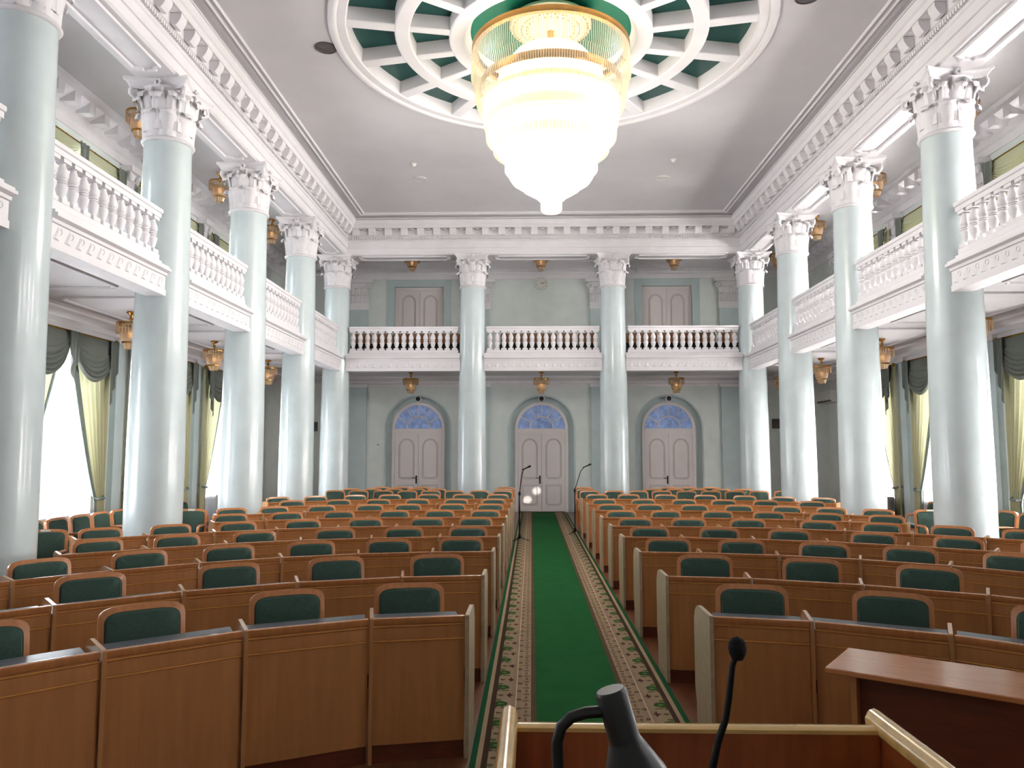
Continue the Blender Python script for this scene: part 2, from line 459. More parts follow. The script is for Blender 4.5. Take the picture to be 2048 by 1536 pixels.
# balcony fronts (one per bay)
def fascia(n, L, M):
    b = MB(); b.M = M          # local: x along the bay, y toward the hall
    pf = [(-.22, 3.93), (-.14, 3.93), (-.13, 3.89), (-.06, 3.87), (.20, 3.87), (.20, 3.95), (.185, 3.955), (.185, 4.14), (.21, 4.145), (.215, 4.18), (.27, 4.20), (.27, 4.235), (.24, 4.24), (.24, 4.27), (.13, 4.275), (.13, 4.35), (-.01, 4.35), (-.01, 4.275), (-.22, 4.27)]
    b.prism(pf, 'x', 0, L)
    k = max(1, int((L-.1)/.2)); p = (L-.1)/k
    for i in range(k):          # running wave scroll in low relief
        cx = .05+(i+.5)*p
        b.add([(cx-.03,.186,3.97),(cx+.095,.186,3.97),(cx+.05,.186,4.04),(cx+.0,.186,4.125),(cx+.02,.203,3.975),(cx+.06,.203,3.98),(cx+.03,.203,4.05)],
              [(0,1,5,4),(1,2,6,5),(2,3,6),(3,0,4,6),(4,5,6)])
        b.tube([(cx-.035+.033*cos(t), .188, 4.075+.033*sin(t)) for t in [pi*1.6*j/8-.4 for j in range(9)]], .005, 5)
    struct('trim_%d' % n, b, M_white)
# balusters -----------------------------------------------------------
BH = .50
bal_prof = [(.036, .05), (.034, .062), (.052, .12), (.066, .18), (.067, .205), (.046, .226), (.040, .232), (.058, .238), (.058, .25), (.042, .256), (.060, .264), (.060, .276),
            (.042, .283), (.064, .30), (.067, .325), (.062, .36), (.046, .405), (.034, .435), (.036, .455)]
bal_me = MB().lathe(bal_prof, 16).box(-.07, .07, -.06, .06, 0, .05).box(-.07, .07, -.06, .06, .455, .50).mesh('baluster', M_white, 50)
BAL_PARTS = {}
def balustrade(label, L, M, pitch):
    t = thing('balustrade', label, 'balustrade', group='balustrades of the gallery'); t.matrix_world = M
    b = MB(); b.prism([(-.01,4.93),(.13,4.93),(.13,4.99),(.15,5.0),(.155,5.02),(.15,5.05),(-.03,5.05),(-.035,5.02),(-.03,5.0),(-.01,4.99)], 'x', 0, L)
    obj('handrail', b, M_white, t)
    b = MB(); b.cbox(0, L, 0, .12, 4.352, 4.43, .006); obj('base_rail', b, M_white, t)
    k = int(round(L/pitch)); p = L/k
    for i in range(k):
        o = link('baluster', bal_me, t); o.location = ((i+.5)*p, .06, 4.43)
    return t
tn = 10
for side, cx, rz in (('left', CXL, -pi/2), ('right', CXR, pi/2)):
    for i, (ya, yb) in enumerate(zip(ys[:-1], ys[1:])):
        if ya < 5: ya = 5.0
        L = (yb-.31)-(ya+.31)
        M = Matrix.Translation((cx, yb-.31 if side == 'left' else ya+.31, 0)) @ Matrix.Rotation(rz, 4, 'Z')
        fascia(tn, L, M); tn += 1
        L2 = (yb-.37)-(ya+.37)
        M = Matrix.Translation((cx, yb-.37 if side == 'left' else ya+.37, 0)) @ Matrix.Rotation(rz, 4, 'Z')
        k = 4-i
        where = {0: 'the bay next to the back corner', 1: 'the second bay from the back corner', 2: 'the third bay from the back corner', 3: 'the fourth bay from the back corner', 4: 'the bay nearest the lectern'}[k]
        balustrade('white balustrade of the %s gallery in %s' % (side, where), L2, M, .2)
for i, (xa, xb) in enumerate(zip(BX[:-1], BX[1:])):
    L = xb-xa-.62
    fascia(tn, L, Matrix.Translation((xb-.31, CYB, 0)) @ Matrix.Rotation(pi, 4, 'Z')); tn += 1
    balustrade('white balustrade of the back gallery above the %s arched door' % ['left', 'middle', 'right'][i], xb-xa-.74, Matrix.Translation((xb-.37, CYB, 0)) @ Matrix.Rotation(pi, 4, 'Z'), .186)

# ------------------------------------------------------------------ columns
def leaf(b, ang, r0, z0, h, w, curl, nu=10, nv=16):
    c = curl*.5
    def fn(u, v):
        s = u*2-1
        tap = 1-.5*max(0, (v-.45)/.55)**1.6
        ww = w*tap*(.90+.10*cos(v*2*pi*3.5))
        if v < .68: r = r0+.014+.035*(v/.68)**2; z = z0+(h-1.1*c)*v/.68
        else:
            t = (v-.68)/.32*pi*1.2
            r = r0+.049+c*(1-cos(t)); z = z0+h-1.1*c+c*1.1*sin(t)
        r += .006*cos(s*pi*4.5)*(1-.3*v)+.010*(1-abs(s))-.020*s*s
        a = ang+s*ww/r0
        return (r*cos(a), r*sin(a), z)
    b.grid(fn, nu, nv)
def spiral(b, ang, rc, zc, r0, turns, rad, inr):
    """volute in the vertical plane at ang with a stem rising from the bell"""
    pts = []
    for i in range(5):
        t = i/5; pts.append((inr+(rc-inr)*t**1.6, zc-.20+.20*t+r0*t))
    for i in range(18):
        t = i/17; a = pi/2-t*turns*2*pi; r = r0*(1-.8*t)
        pts.append((rc+r*cos(a), zc+r*sin(a)))
    P = [(p[0]*cos(ang), p[0]*sin(ang), p[1]) for p in pts]
    b.tube(P, [rad*.7]*5+[rad*(1-.35*i/17) for i in range(18)], 7)
def abacus_mesh(half, z0):
    b = MB()
    def outline(h, rec):
        pts = []
        for q in range(4):
            a = q*pi/2
            for i in range(9):
                t = -1+2*i/8; t *= .93
                x, y = h-rec*(1-t*t), t*h
                pts.append((x*cos(a)-y*sin(a), x*sin(a)+y*cos(a)))
        return pts
    lay = [(half-.07, z0-.03), (half-.06, z0+.0), (half-.055, z0+.012), (half-.03, z0+.05), (half-.02, z0+.056), (half-.0, z0+.07), (half, z0+.11)]
    n = 36; vs = []
    for h, z in lay: vs += [(p[0], p[1], z) for p in outline(h, .10)]
    fs = [(i*n+k, i*n+(k+1) % n, (i+1)*n+(k+1) % n, (i+1)*n+k) for i in range(len(lay)-1) for k in range(n)]
    fs += [tuple(range(n))[::-1], tuple((len(lay)-1)*n+k for k in range(n))]
    b.add(vs, fs)
    return b
ZA = 6.10; CH = .83
def make_column(label):
    t = thing('column', label, 'column', kind='thing', group='columns of the hall')
    b = MB().box(-.40, .40, -.40, .40, 0, .12)
    b.lathe([(.39, .12), (.40, .15), (.39, .19), (.38, .20), (.378, .23), (.385, .25), (.395, .28), (.385, .31), (.374, .32)], 40)
    obj('base', b, M_white, t)
    pr = [(.372, .32)] + [(.372-.056*max(0, (k/16-.2)/.8)**1.25, .32+(ZA-.32)*k/16) for k in range(1, 17)]
    obj('shaft', MB().lathe(pr, 56), M_col, t)
    b = MB()
    b.lathe([(.318, ZA-.03), (.345, ZA-.022), (.358, ZA), (.345, ZA+.022), (.325, ZA+.03), (.31, ZA+.05), (.305, ZA+.35), (.325, ZA+.55), (.37, ZA+.68), (.41, ZA+.72)], 32)
    for k in range(8): leaf(b, k*pi/4+pi/8, .312, ZA+.03, .36, .136, .075)
    for k in range(8): leaf(b, k*pi/4, .312, ZA+.12, .50, .122, .10)
    for k in range(4):
        for s in (-1, 1):
            leaf(b, k*pi/2+pi/4+s*.25, .33, ZA+.34, .30, .085, .10, 8, 12)
    cp = obj('capital', b, M_white, t, 60)
    for k in range(4):
        vo = MB(); spiral(vo, k*pi/2+pi/4, .475, ZA+.635, .075, 1.6, .030, .36)
        obj('volute', vo, M_white, cp, 60)
    he = MB()
    for k in range(4):
        for s in (-1, 1): spiral(he, k*pi/2+s*.20, .385, ZA+.645, .045, 1.4, .017, .33)
        a = k*pi/2
        for j in range(6):
            a2 = j*pi/3
            he.lathe([(0, -.02), (.022, -.012), (.022, .012), (0, .02)], 8, (.385*cos(a)-.035*cos(a2)*sin(a), .385*sin(a)+.035*cos(a2)*cos(a), ZA+.77+.035*sin(a2)))
    obj('flowers', he, M_white, cp, 60)
    obj('abacus', abacus_mesh(.47, ZA+.72), M_white, cp)
    return t
col0 = make_column('pale blue column')
first = True
cname = ['fifth from the back', 'fourth from the back', 'third from the back', 'second from the back', 'in the back corner']
spots = [(CXL, y, 'pale blue round column of the left colonnade, %s' % cname[i]) for i, y in enumerate(CYS)]
spots += [(CXR, y, 'pale blue round column of the right colonnade, %s' % cname[i]) for i, y in enumerate(CYS)]
spots += [(BX[1], CYB, 'pale blue round column between the left and middle arched doors'), (BX[2], CYB, 'pale blue round column between the middle and right arched doors')]
for x, y, lab in spots:
    if first: col0['label'] = lab; col0.location = (x, y, 0); first = False
    else: dup(col0, lab, (x, y, 0))

# pilasters on the outer walls -------------------------------------------
def make_pilaster(label, upper):
    t = thing('pilaster', label, 'pilaster', kind='thing', group='pilasters on the walls')
    if upper:
        obj('shaft', MB().cbox(-.34, .34, -.10, 0, ZG, 6.02, .006), M_pil, t)
        b = MB(); b.box(-.35, .35, -.115, 0, 6.02, 6.22)
        b.grid(lambda u, v: ((u*2-1)*(.33+.08*v**2), -.11-.05*v**2, 6.22+.62*v), 8, 6)
        for k in range(4):
            for row, (z0, h, w, off) in enumerate(((6.22, .26, .09, 0), (6.26, .42, .085, .5))):
                cx = -.27+.18*(k+off) if row == 0 else -.18+.18*k-.0
                if row == 1 and k == 3: continue
                def fn(u, v, cx=cx, z0=z0, h=h, w=w):
                    s = u*2-1; y = -.12-.02*v-(.07*max(0, (v-.7)/.3)**1.5)-.012*cos(s*9)
                    z = z0+h*min(v, .85)/.85 if v < .9 else z0+h-.03*(v-.9)*10
                    return (cx+s*w*(1-.4*v*v)*(.85+.15*abs(cos(v*10))), y, z)
                b.grid(fn, 6, 8)
        cp = obj('capital', b, M_white, t, 60)
        for s in (-1, 1):
            v = MB(); v.tube([(s*(.30+(.08*(1-.75*i/16))*cos(pi/2-1.5*2*pi*i/16)+.06), -.19, 6.72+.08*(1-.75*i/16)*sin(pi/2-1.5*2*pi*i/16)) for i in range(17)], .026, 6)
            obj('volute', v, M_white, cp, 60)
        obj('abacus', MB().prism([(-.46,6.82),(.46,6.82),(.49,6.87),(.49,6.92),(-.49,6.92),(-.49,6.87)], 'y', -.24, 0), M_white, cp)
    else:
        obj('shaft', MB().cbox(-.34, .34, -.10, 0, .28, 3.68, .006), M_pil, t)
        obj('base', MB().box(-.37, .37, -.13, 0, 0, .28), M_white, t)
        obj('cap', MB().box(-.37, .37, -.13, 0, 3.68, 3.78), M_white, t)
    return t
pl0 = make_pilaster('p', False); pu0 = make_pilaster('p', True); fl = True
nm = ['in the corner left of the left door', 'between the left and middle doors', 'between the middle and right doors', 'in the corner right of the right door']
for i, x in enumerate([-5.24, -1.57, 2.10, 5.92]):
    for p0, st in ((pl0, 'lower'), (pu0, 'upper')):
        lab = 'teal flat %s pilaster, back wall, %s' % (st, nm[i])
        if i == 0: p0['label'] = lab; p0.location = (x, WB-.003, 0)
        else: dup(p0, lab, (x, WB-.003, 0))
wn = ['fifth', 'fourth', 'third', 'second']
for side, x, rz in (('left', WL+.003, pi/2), ('right', WR-.003, -pi/2)):
    for i, y in enumerate([10.30, 13.47, 16.67, 19.95]):
        for p0, st in ((pl0, 'lower'), (pu0, 'upper')):
            dup(p0, 'teal flat %s pilaster on the %s side wall, %s from the back' % (st, side, ['fourth', 'third', 'second', 'first'][i]), (x, y, 0), rz, scale=(.36, 1, 1))

# ------------------------------------------------------------------ windows, curtains
def window(n, side, y, z0, z1):
    x, rz = (WL, -pi/2) if side == 'left' else (WR, pi/2)
    M = Matrix.Translation((x, y, 0)) @ Matrix.Rotation(rz, 4, 'Z')       # local y into the room
    b = MB(); b.M = M; w = OW/2
    for a in (-w, w-.07): b.box(a, a+.07, -.26, -.18, z0, z1)
    for a in (z0, z1-.07): b.box(-w, w, -.26, -.18, a, a+.07)
    b.box(-.03, .03, -.25, -.19, z0, z1)
    for a in (-w*.5, w*.5): b.box(a-.02, a+.02, -.24, -.2, z0, z1)
    zz = z0+(z1-z0)*.70; b.box(-w, w, -.25, -.19, zz-.03, zz+.03)
    f = struct('window_%d' % n, b, M_frame)
    b = MB(); b.M = M; b.box(-w, w, -.225, -.215, z0, z1); struct('window_pane', b, M_pane, f)
    b = MB(); b.M = M; b.box(-w-.06, w+.06, -.18, .06, z0-.05, z0); struct('window_sill', b, M_frame, f)
def curtain(label, Wd, ztop, zbot, ztie, drop, upper):
    t = thing('window_curtain', label, 'curtain', group='swagged curtains at the windows')
    w = Wd/2
    rd = MB().tube([(-w-.06, .16, ztop), (w+.06, .16, ztop)], .018, 10)
    for s in (-1, 1): rd.lathe([(0,-.045),(.03,-.03),(.04,0),(.03,.03),(0,.045)], 10, (s*(w+.07), .16, ztop))
    for k in range(7): rd.lathe([(.022,-.012),(.03,0),(.022,.012)], 10, (-w+.1+k*(2*w-.2)/6, .16, ztop), False)
    obj('curtain_rod', rd, M_oldgold, t)
    # sheer
    def fs(u, v): return (-w+.05+u*(2*w-.1), .05+.018*sin(u*2*pi*26+.6*sin(v*3)), zbot+(ztop-.03-zbot)*v)
    obj('sheer', MB().grid(fs, 200, 6), M_sheer, t, 80)
    # two drapes pulled to the sides
    for s in (-1, 1):
        def fd(u, v, s=s):
            z = zbot+(ztop-.02-zbot)*v
            tt = (z-ztie)/(ztop-ztie)
            inner = .27+(.98*w-.27)*max(0, tt)**.85 if tt > 0 else .27-.05*min(1, -tt*3)
            out = w
            x = out-inner*u
            y = .095+.036*sin(u*2*pi*7)*(.6+.4*(1-u))-.01*(1-max(0, tt))
            return (s*x, y, z)
        d = obj('drape', MB().grid(fd, 70, 26), M_drape, t, 80)
        if not upper:
            def fe(u, v, s=s):
                p = fd(.90+.1*u, v, s); return (p[0]-s*.012*u, p[1]+.012, p[2])
            obj('border', MB().grid(fe, 4, 26), M_draped, d, 80)
            tb = MB().tube([(s*(w-.30), .05, ztie+.02), (s*(w-.24), .15, ztie-.01), (s*(w-.1), .16, ztie), (s*(w+.0), .05, ztie+.05)], .022, 8)
            obj('tieback', tb, M_draped, d)
    # swags
    nsw = 2
    for k in range(nsw):
        xa = -w+k*Wd/nsw; ww = Wd/nsw
        def fw(u, v, xa=xa, ww=ww):
            bow = (4*u*(1-u))**.75
            zz = ztop-.01-(.10+ (drop-.10)*bow)*v
            y = .17+.05*bow*v+.055*(abs(sin(v**1.5*pi*7))-.4)*min(1, bow*1.3)*max(0, (v-.22)/.78)**.7
            return (xa+u*ww, y, zz)
        obj('swag', MB().grid(fw, 28, 60), M_valup if upper else M_val, t, 80)
    # tails
    for k, (cx, ln, wd) in enumerate(((-w+.10, drop*1.5, .26), (0, drop*1.12, .26), (w-.10, drop*1.5, .26))):
        def ft(u, v, cx=cx, ln=ln, wd=wd, k=k):
            s = u*2-1
            dd = ln*(1-.55*abs(s)) if k == 1 else ln*(.45+.55*(1-u if k == 2 else u) if False else (.42+.58*((1-u) if k == 2 else u)))
            zz = ztop+.0-dd*v
            y = .235+.03*sin(u*2*pi*2.5)*(.4+.6*v)
            x = cx+s*wd*.5*(1-.25*v)
            return (x, y, zz)
        obj('tail', MB().grid(ft, 24, 10), M_val, t, 80)
    return t
cl0 = curtain('c', 2.54, 3.66, .12, .98, .74, False)
cu0 = curtain('c', 2.54, 6.72, ZG+.06, ZG+.55, .50, True)
wnm = ['fourth', 'third', 'second', 'first']
n = 1; f1 = True
for side in ('left', 'right'):
    x, rz = (WL, -pi/2) if side == 'left' else (WR, pi/2)
    for i, y in enumerate(WINY):
        for lo in (True, False):
            window(n, side, y, LW0 if lo else UW0, LW1 if lo else UW1); n += 1
            src = cl0 if lo else cu0
            lab = 'green swags and pale drapes, %s %s window, %s from the back' % (side, 'ground floor' if lo else 'gallery', wnm[i])
            if f1 and i == 0: src['label'] = lab; src.location = (x, y, 0); src.rotation_euler = (0, 0, rz)
            else: dup(src, lab, (x, y, 0), rz)
    f1 = False
    for y in NEARY:
        window(n, side, y, LW0, LW1); window(n+1, side, y, UW0, UW1); n += 2

# ------------------------------------------------------------------ doors
def arch_ring(b, cx, r0, r1, zs, zb, y0, y1, k=28):
    """frame with a round head: legs from zb to zs, then a half ring; thickness y0..y1"""
    outl = lambda r: [(cx-r, zb)] + [(cx-r*cos(pi*i/k), zs+r*sin(pi*i/k)) for i in range(k+1)] + [(cx+r, zb)]
    A, B = outl(r0), outl(r1); n = len(A)
    vs = [(p[0], y0, p[1]) for p in A]+[(p[0], y0, p[1]) for p in B]+[(p[0], y1, p[1]) for p in A]+[(p[0], y1, p[1]) for p in B]
    fs = []
    for i in range(n-1):
        fs += [(i, i+1, n+i+1, n+i), (2*n+i, 3*n+i, 3*n+i+1, 2*n+i+1), (n+i, n+i+1, 3*n+i+1, 3*n+i), (i+1, i, 2*n+i, 2*n+i+1)]
    b.add(vs, fs)
def panel_outline(x0, x1, z0, z1, top, bot, k=8):
    pts = []
    if bot: 
        r = .09
        pts += [(x0+r-r*cos(pi/2*i/4), z0+r-r*sin(pi/2*i/4)) for i in range(5)]
        pts += [(x1-r+r*sin(pi/2*i/4), z0+r-r*cos(pi/2*i/4)) for i in range(5)]
    else: pts += [(x0, z0), (x1, z0)]
    if top:
        w = (x1-x0)/2; cx = (x0+x1)/2; rr = w*.9
        pts += [(x1, z1-rr)] + [(cx+w*.92*cos(pi*i/k), z1-rr+rr*sin(pi*i/k)) for i in range(1, k)] + [(x0, z1-rr)]
    else: pts += [(x1, z1), (x0, z1)]
    return pts
def leaf_door(f, x0, x1, z0, z1, y, hand, arched=True):
    d = MB().cbox(x0, x1, y, y+.045, z0, z1, .004)
    lf = obj('door_leaf', d, M_door, f)
    g = MB(); h = z1-z0; w = x1-x0
    for (a, c, top, bot) in ((z0+h*.42, z1-.14, True, True), (z0+.18, z0+h*.34, False, True)):
        for q in (0, .03):
            pts = panel_outline(x0+.12+q, x1-.12-q, a+q, c-q, top, bot)
            g.tube([(p[0], y-.002, p[1]) for p in pts+[pts[0]]], .007, 5)
    obj('panel_moulding', g, M_groove, lf)
    if hand:
        hb = MB(); hx = x1-.05; zz = z0+.98
        hb.cbox(hx-.022, hx+.022, y-.012, y, zz-.17, zz+.07, .004)
        hb.tube([(hx, y-.01, zz), (hx, y-.05, zz), (hx-.12, y-.055, zz)], .011, 8)
        obj('door_handle', hb, M_oldgold if False else M_black, lf)
for i, x in enumerate(DX):
    b = MB(); arch_ring(b, x, .70, .785, 2.46, 0, WB+.10, WB+.17); b.box(x-.699, x+.699, WB+.09, WB+.169, 2.30, 2.46)
    f = struct('door_%d' % (i+1), b, M_door)
    tag(f, 'white double door with blue fanlight, %s of the arched doors' % ['left', 'middle', 'right'][i], 'door')
    s = MB(); arch_ring(s, x, .78, .95, 2.46, 0, WB+.165, WB+.21); arch_ring(s, x, .95, 1.0, 2.46, 0, WB-.012, WB+.02)
    struct('door_surround', s, M_band, f)
    leaf_door(f, x-.70, x-.003, .02, 2.30, WB+.12, True); leaf_door(f, x+.003, x+.70, .02, 2.30, WB+.12, False)
    fr = MB(); arch_ring(fr, x, .33, .365, 2.47, 2.46, WB+.115, WB+.15)
    for a in [pi*k/6 for k in range(1, 6)]:
        fr.M = Matrix.Translation((x, WB+.13, 2.46)) @ Matrix.Rotation(-(a), 4, 'Y'); fr.box(.35, .70, -.015, .015, -.014, .014)
    fr.M = None
    struct('fanlight_frame', fr, M_door, f)
    gl = MB(); k = 28
    gl.add([(x, WB+.145, 2.46)] + [(x-.71*cos(pi*j/k), WB+.145, 2.46+.71*sin(pi*j/k)) for j in range(k+1)], [(0, j+1, j+2) for j in range(k)])
    struct('fanlight_glass', gl, M_glassd, f)
    sp = thing('wall_loudspeaker', 'small dark round loudspeaker above the %s arched door' % ['left', 'middle', 'right'][i], 'loudspeaker', (x, WB-.001, 3.34), group='loudspeakers above the doors')
    M90 = Matrix.Rotation(pi/2, 4, 'X')
    q = MB(); q.M = M90; q.lathe([(.10, 0), (.10, .03), (.085, .05)], 24); obj('mount_ring', q, M_plastic, sp)
    q = MB(); q.M = M90; q.lathe([(.07, .045), (.065, .075), (.03, .09), (0, .092)], 20); obj('speaker_cone', q, M_black, sp)
for i, x in ((3, DX[0]), (4, DX[2])):
    b = MB(); b.box(x-.74, x-.65, WB+.06, WB+.14, ZG, 6.72).box(x+.65, x+.74, WB+.06, WB+.14, ZG, 6.72).box(x-.649, x+.649, WB+.06, WB+.14, 6.63, 6.72)
    f = struct('door_%d' % (i+1), b, M_door); tag(f, 'white double door of the back gallery, above the %s arched door' % ('left' if i == 3 else 'right'), 'door')
    s = MB(); s.box(x-.97, x-.745, WB-.03, WB+.10, ZG, 6.95).box(x+.745, x+.97, WB-.03, WB+.10, ZG, 6.95).box(x-.744, x+.744, WB-.03, WB+.10, 6.725, 6.95)
    struct('door_surround', s, M_band, f)
    leaf_door(f, x-.65, x-.003, ZG+.01, 6.63, WB+.09, False); leaf_door(f, x+.003, x+.65, ZG+.01, 6.63, WB+.09, False)
# solid backing behind door niches
struct('wall_back_outer', MB().box(WL-.3, WR+.3, WB+.225, WB+.3, 0, 8.6), M_wall)

# ------------------------------------------------------------------ ceiling rosette
t = thing('ceiling_rosette', 'large round coffered rosette with green panels around the chandelier', 'ceiling rosette', (RX, RY, 0), kind='thing')
b = MB()
b.lathe([(3.27, 7.9), (3.26, 7.86), (3.20, 7.84), (3.16, 7.85), (3.14, 7.87), (3.10, 7.87), (3.02, 7.87), (3.00, 7.89), (2.98, 8.12)], 96, cap=False)
obj('outer_rim', b, M_white, t)
def ring(r0, r1, zb, zt):
    return MB().lathe([(r0, zt), (r0-.0, zb+.015), (r0+.02, zb), (r1-.02, zb), (r1, zb+.015), (r1, zt)], 96, cap=False)
obj('middle_ring', ring(2.10, 2.32, 7.87, 8.12), M_white, t)
obj('inner_ring', ring(1.28, 1.52, 7.87, 8.12), M_white, t)
for k in range(16):
    a = (k+.5)*2*pi/16
    for r0, r1, hw in ((2.31, 3.0, .10), (1.51, 2.11, .075)):
        b = MB(); b.M = Matrix.Rotation(a, 4, 'Z'); b.cbox(r0, r1, -hw, hw, 7.885, 8.12, .012); obj('rib', b, M_white, t)
for k in range(16):
    a0, a1 = (k-.5)*2*pi/16, (k+.5)*2*pi/16
    for r0, r1 in ((2.30, 3.02), (1.50, 2.12)):
        b = MB(); b.lathe([(r0, 8.10), (r1, 8.10)], 6, cap=False, a0=a0, a1=a1); obj('coffer_panel', b, M_green, t)
b = MB().lathe([(1.285, 7.90), (1.27, 7.95), (1.20, 8.02)], 96, cap=False); obj('lip', b, M_white, t)
b = MB().lathe([(1.22, 8.0)]+[(1.22*cos(x*pi/2/10), 8.0+.36*sin(x*pi/2/10)) for x in range(1, 10)]+[(0, 8.36)], 72, cap=False); obj('dome', b, M_dome, t)
b = MB().lathe([(.60, 8.20), (.62, 8.15), (.60, 8.12), (.52, 8.10), (.50, 8.085), (.30, 8.085), (.27, 8.07), (0.12, 8.06), (0, 8.06)], 48)
md = obj('medallion', b, M_orn, t)
b = MB()
for rr, kk in ((.56, 56), (.44, 48), (.36, 24)):
    for k in range(kk):
        a = 2*pi*k/kk; b.lathe([(0, -.012), (.012, -.006), (.012, .006), (0, .012)], 5, (rr*cos(a), rr*sin(a), 8.105 if rr > .5 else 8.08))
obj('perforation', b, M_oldgold, md)

# ------------------------------------------------------------------ chandelier
t = thing('chandelier', 'huge brightly lit tiered crystal chandelier hanging in the hall', 'chandelier', (RX, RY, 0))
obj('stem', MB().lathe([(.05, 7.2), (.05, 8.058)], 16), M_gold, t)
obj('top_ring', MB().lathe([(1.10, 7.70), (1.17, 7.70), (1.18, 7.73), (1.18, 7.78), (1.10, 7.79)], 72, cap=False), M_gold, t)
def fringe(name, r0, r1, z0, z1, k, tw, m, par, ph=0):
    b = MB()
    for i in range(k):
        a = 2*pi*(i+ph)/k
        p0 = Vector((r0*cos(a), r0*sin(a), z0)); p1 = Vector((r1*cos(a), r1*sin(a), z1))
        tg = Vector((-sin(a), cos(a), 0))*tw; rd = Vector((cos(a), sin(a), 0))*tw*.8
        vs = [p0-tg, p0+rd, p0+tg, p1-tg, p1+rd, p1+tg]
        b.add([tuple(v) for v in vs], [(0,1,4,3),(1,2,5,4),(2,0,3,5),(3,4,5),(0,2,1)])
    return obj(name, b, m, par, 0)
fringe('crystal_fringe', 1.165, 1.185, 7.70, 7.30, 210, .011, M_crys, t)
fringe('crystal_fringe', 1.17, 1.09, 7.31, 6.86, 200, .012, M_crys, t, .5)
tiers = [([(.20, 7.74), (.55, 7.66), (.74, 7.42), (.86, 7.10), (.99, 6.90)], M_glow), ([(1.06, 7.22), (1.07, 7.14), (1.05, 7.10)], M_gold), ([(.96, 7.0), (1.03, 6.96), (1.04, 6.90), (.99, 6.88)], M_glow2),
    ([(1.0, 6.95), (1.01, 6.80), (1.015, 6.70), (.97, 6.66)], M_glow), ([(.97, 6.72), (1.0, 6.58), (.98, 6.53), (.92, 6.50)], M_glow2),
    ([(.92, 6.52), (.93, 6.40), (.90, 6.34), (.84, 6.32)], M_glow), ([(.85, 6.36), (.83, 6.22), (.79, 6.16), (.72, 6.13)], M_glow2),
    ([(.72, 6.16), (.71, 6.10), (.67, 6.04), (.64, 6.0)], M_glow), ([(.66, 6.04), (.685, 5.98), (.685, 5.90), (.64, 5.85), (.60, 5.83)], M_glow),
    ([(.60, 5.84), (.62, 5.80), (.58, 5.74), (.46, 5.66)], M_glow), ([(.46, 5.68), (.42, 5.62), (.34, 5.57), (.24, 5.51)], M_glow),
    ([(.24, 5.53), (.20, 5.47), (.17, 5.45), (.155, 5.42), (.155, 5.31), (.13, 5.275), (.06, 5.265), (0, 5.265)], M_glow)]
for pr, m in tiers: obj('crystal_tier', MB().lathe(pr, 60, cap=False), m, t)
for k, (rr, z0, z1, kk) in enumerate(((1.035, 6.93, 6.74, 130), (.965, 6.50, 6.36, 120), (.86, 6.32, 6.18, 110))):
    fringe('crystal_fringe', rr, rr-.01, z0, z1, kk, .012, M_crys, t)
for z, e, r in ((7.35, 10, .6), (5.55, 85, .55)):
    l = bpy.data.lights.new('chandelier light', 'POINT'); l.energy = e; l.color = (1, .97, .94); l.shadow_soft_size = .3
    # ring of added point lamps just outside the crystal so that they light the room
    for k in range(4):
        o = bpy.data.objects.new('chandelier_lamp', l); C.objects.link(o); a = pi/4+k*pi/2
        o.location = (RX+(r+.75 if z > 7 else r+.25)*cos(a), RY+(r+.75 if z > 7 else r+.25)*sin(a), z)

# ------------------------------------------------------------------ small crystal lamps
def make_lamp():
    t = thing('pendant_lamp', 'l', 'ceiling lamp', group='small crystal lamps under the galleries')
    b = MB().lathe([(.0, 0), (.07, 0), (.075, -.02), (.03, -.05), (.02, -.09), (.035, -.105), (.035, -.12), (.015, -.13), (.015, -.18), (0, -.18)], 16); obj('ceiling_rose', b, M_gold, t)
    obj('rim', MB().lathe([(.20, -.185), (.215, -.18), (.22, -.20), (.215, -.22), (.20, -.215)], 32, cap=False), M_gold, t)
    b = MB()
    for k in range(4): b.tube([(.0, 0, -.17), (.20*cos(k*pi/2), .20*sin(k*pi/2), -.20)], .006, 5)
    obj('arms', b, M_gold, t)
    fringe('crystal_fringe', .21, .205, -.21, -.36, 30, .014, M_cryslamp, t)
    obj('crystal_bowl', MB().lathe([(.15, -.28), (.16, -.34), (.145, -.45), (.12, -.50)], 24, cap=False), M_amber, t)
    obj('lower_ring', MB().lathe([(.10, -.50), (.125, -.49), (.125, -.51), (.10, -.515)], 24, cap=False), M_gold, t)
    fringe('crystal_fringe', .10, .07, -.50, -.60, 18, .014, M_cryslamp, t)
    obj('bulb', MB().lathe([(0, -.30), (.03, -.31), (.04, -.36), (.03, -.41), (0, -.43)], 12), M_bulb2, t)
    return t
M_bulb2 = mat('dim bulb', (255,220,170), .3, emit=(255,215,150), estr=.6)
lm0 = make_lamp(); fl = True
LY = [8.9, 12.05, 15.3, 18.5, 21.45]
lp = []
for side, x in (('left', -6.42), ('right', 6.95)):
    for i, y in enumerate(LY):
        for z, st in ((ZS-.001, 'lower'), (7.499, 'upper')):
            lp.append((x, y, z, 'gold crystal lamp of the %s %s gallery, %s' % (side, st, ['fifth from the back', 'fourth from the back', 'third from the back', 'second from the back', 'nearest the back wall'][i])))
for i, x in enumerate(DX):
    for z, st in ((ZS-.001, 'lower'), (7.499, 'upper')):
        lp.append((x-.02, 21.45, z, 'gold crystal lamp in the %s back gallery, in front of the %s door bay' % (st, ['left', 'middle', 'right'][i])))
for x, y, z, lab in lp:
    if fl: lm0['label'] = lab; lm0.location = (x, y, z); fl = False
    else: dup(lm0, lab, (x, y, z))

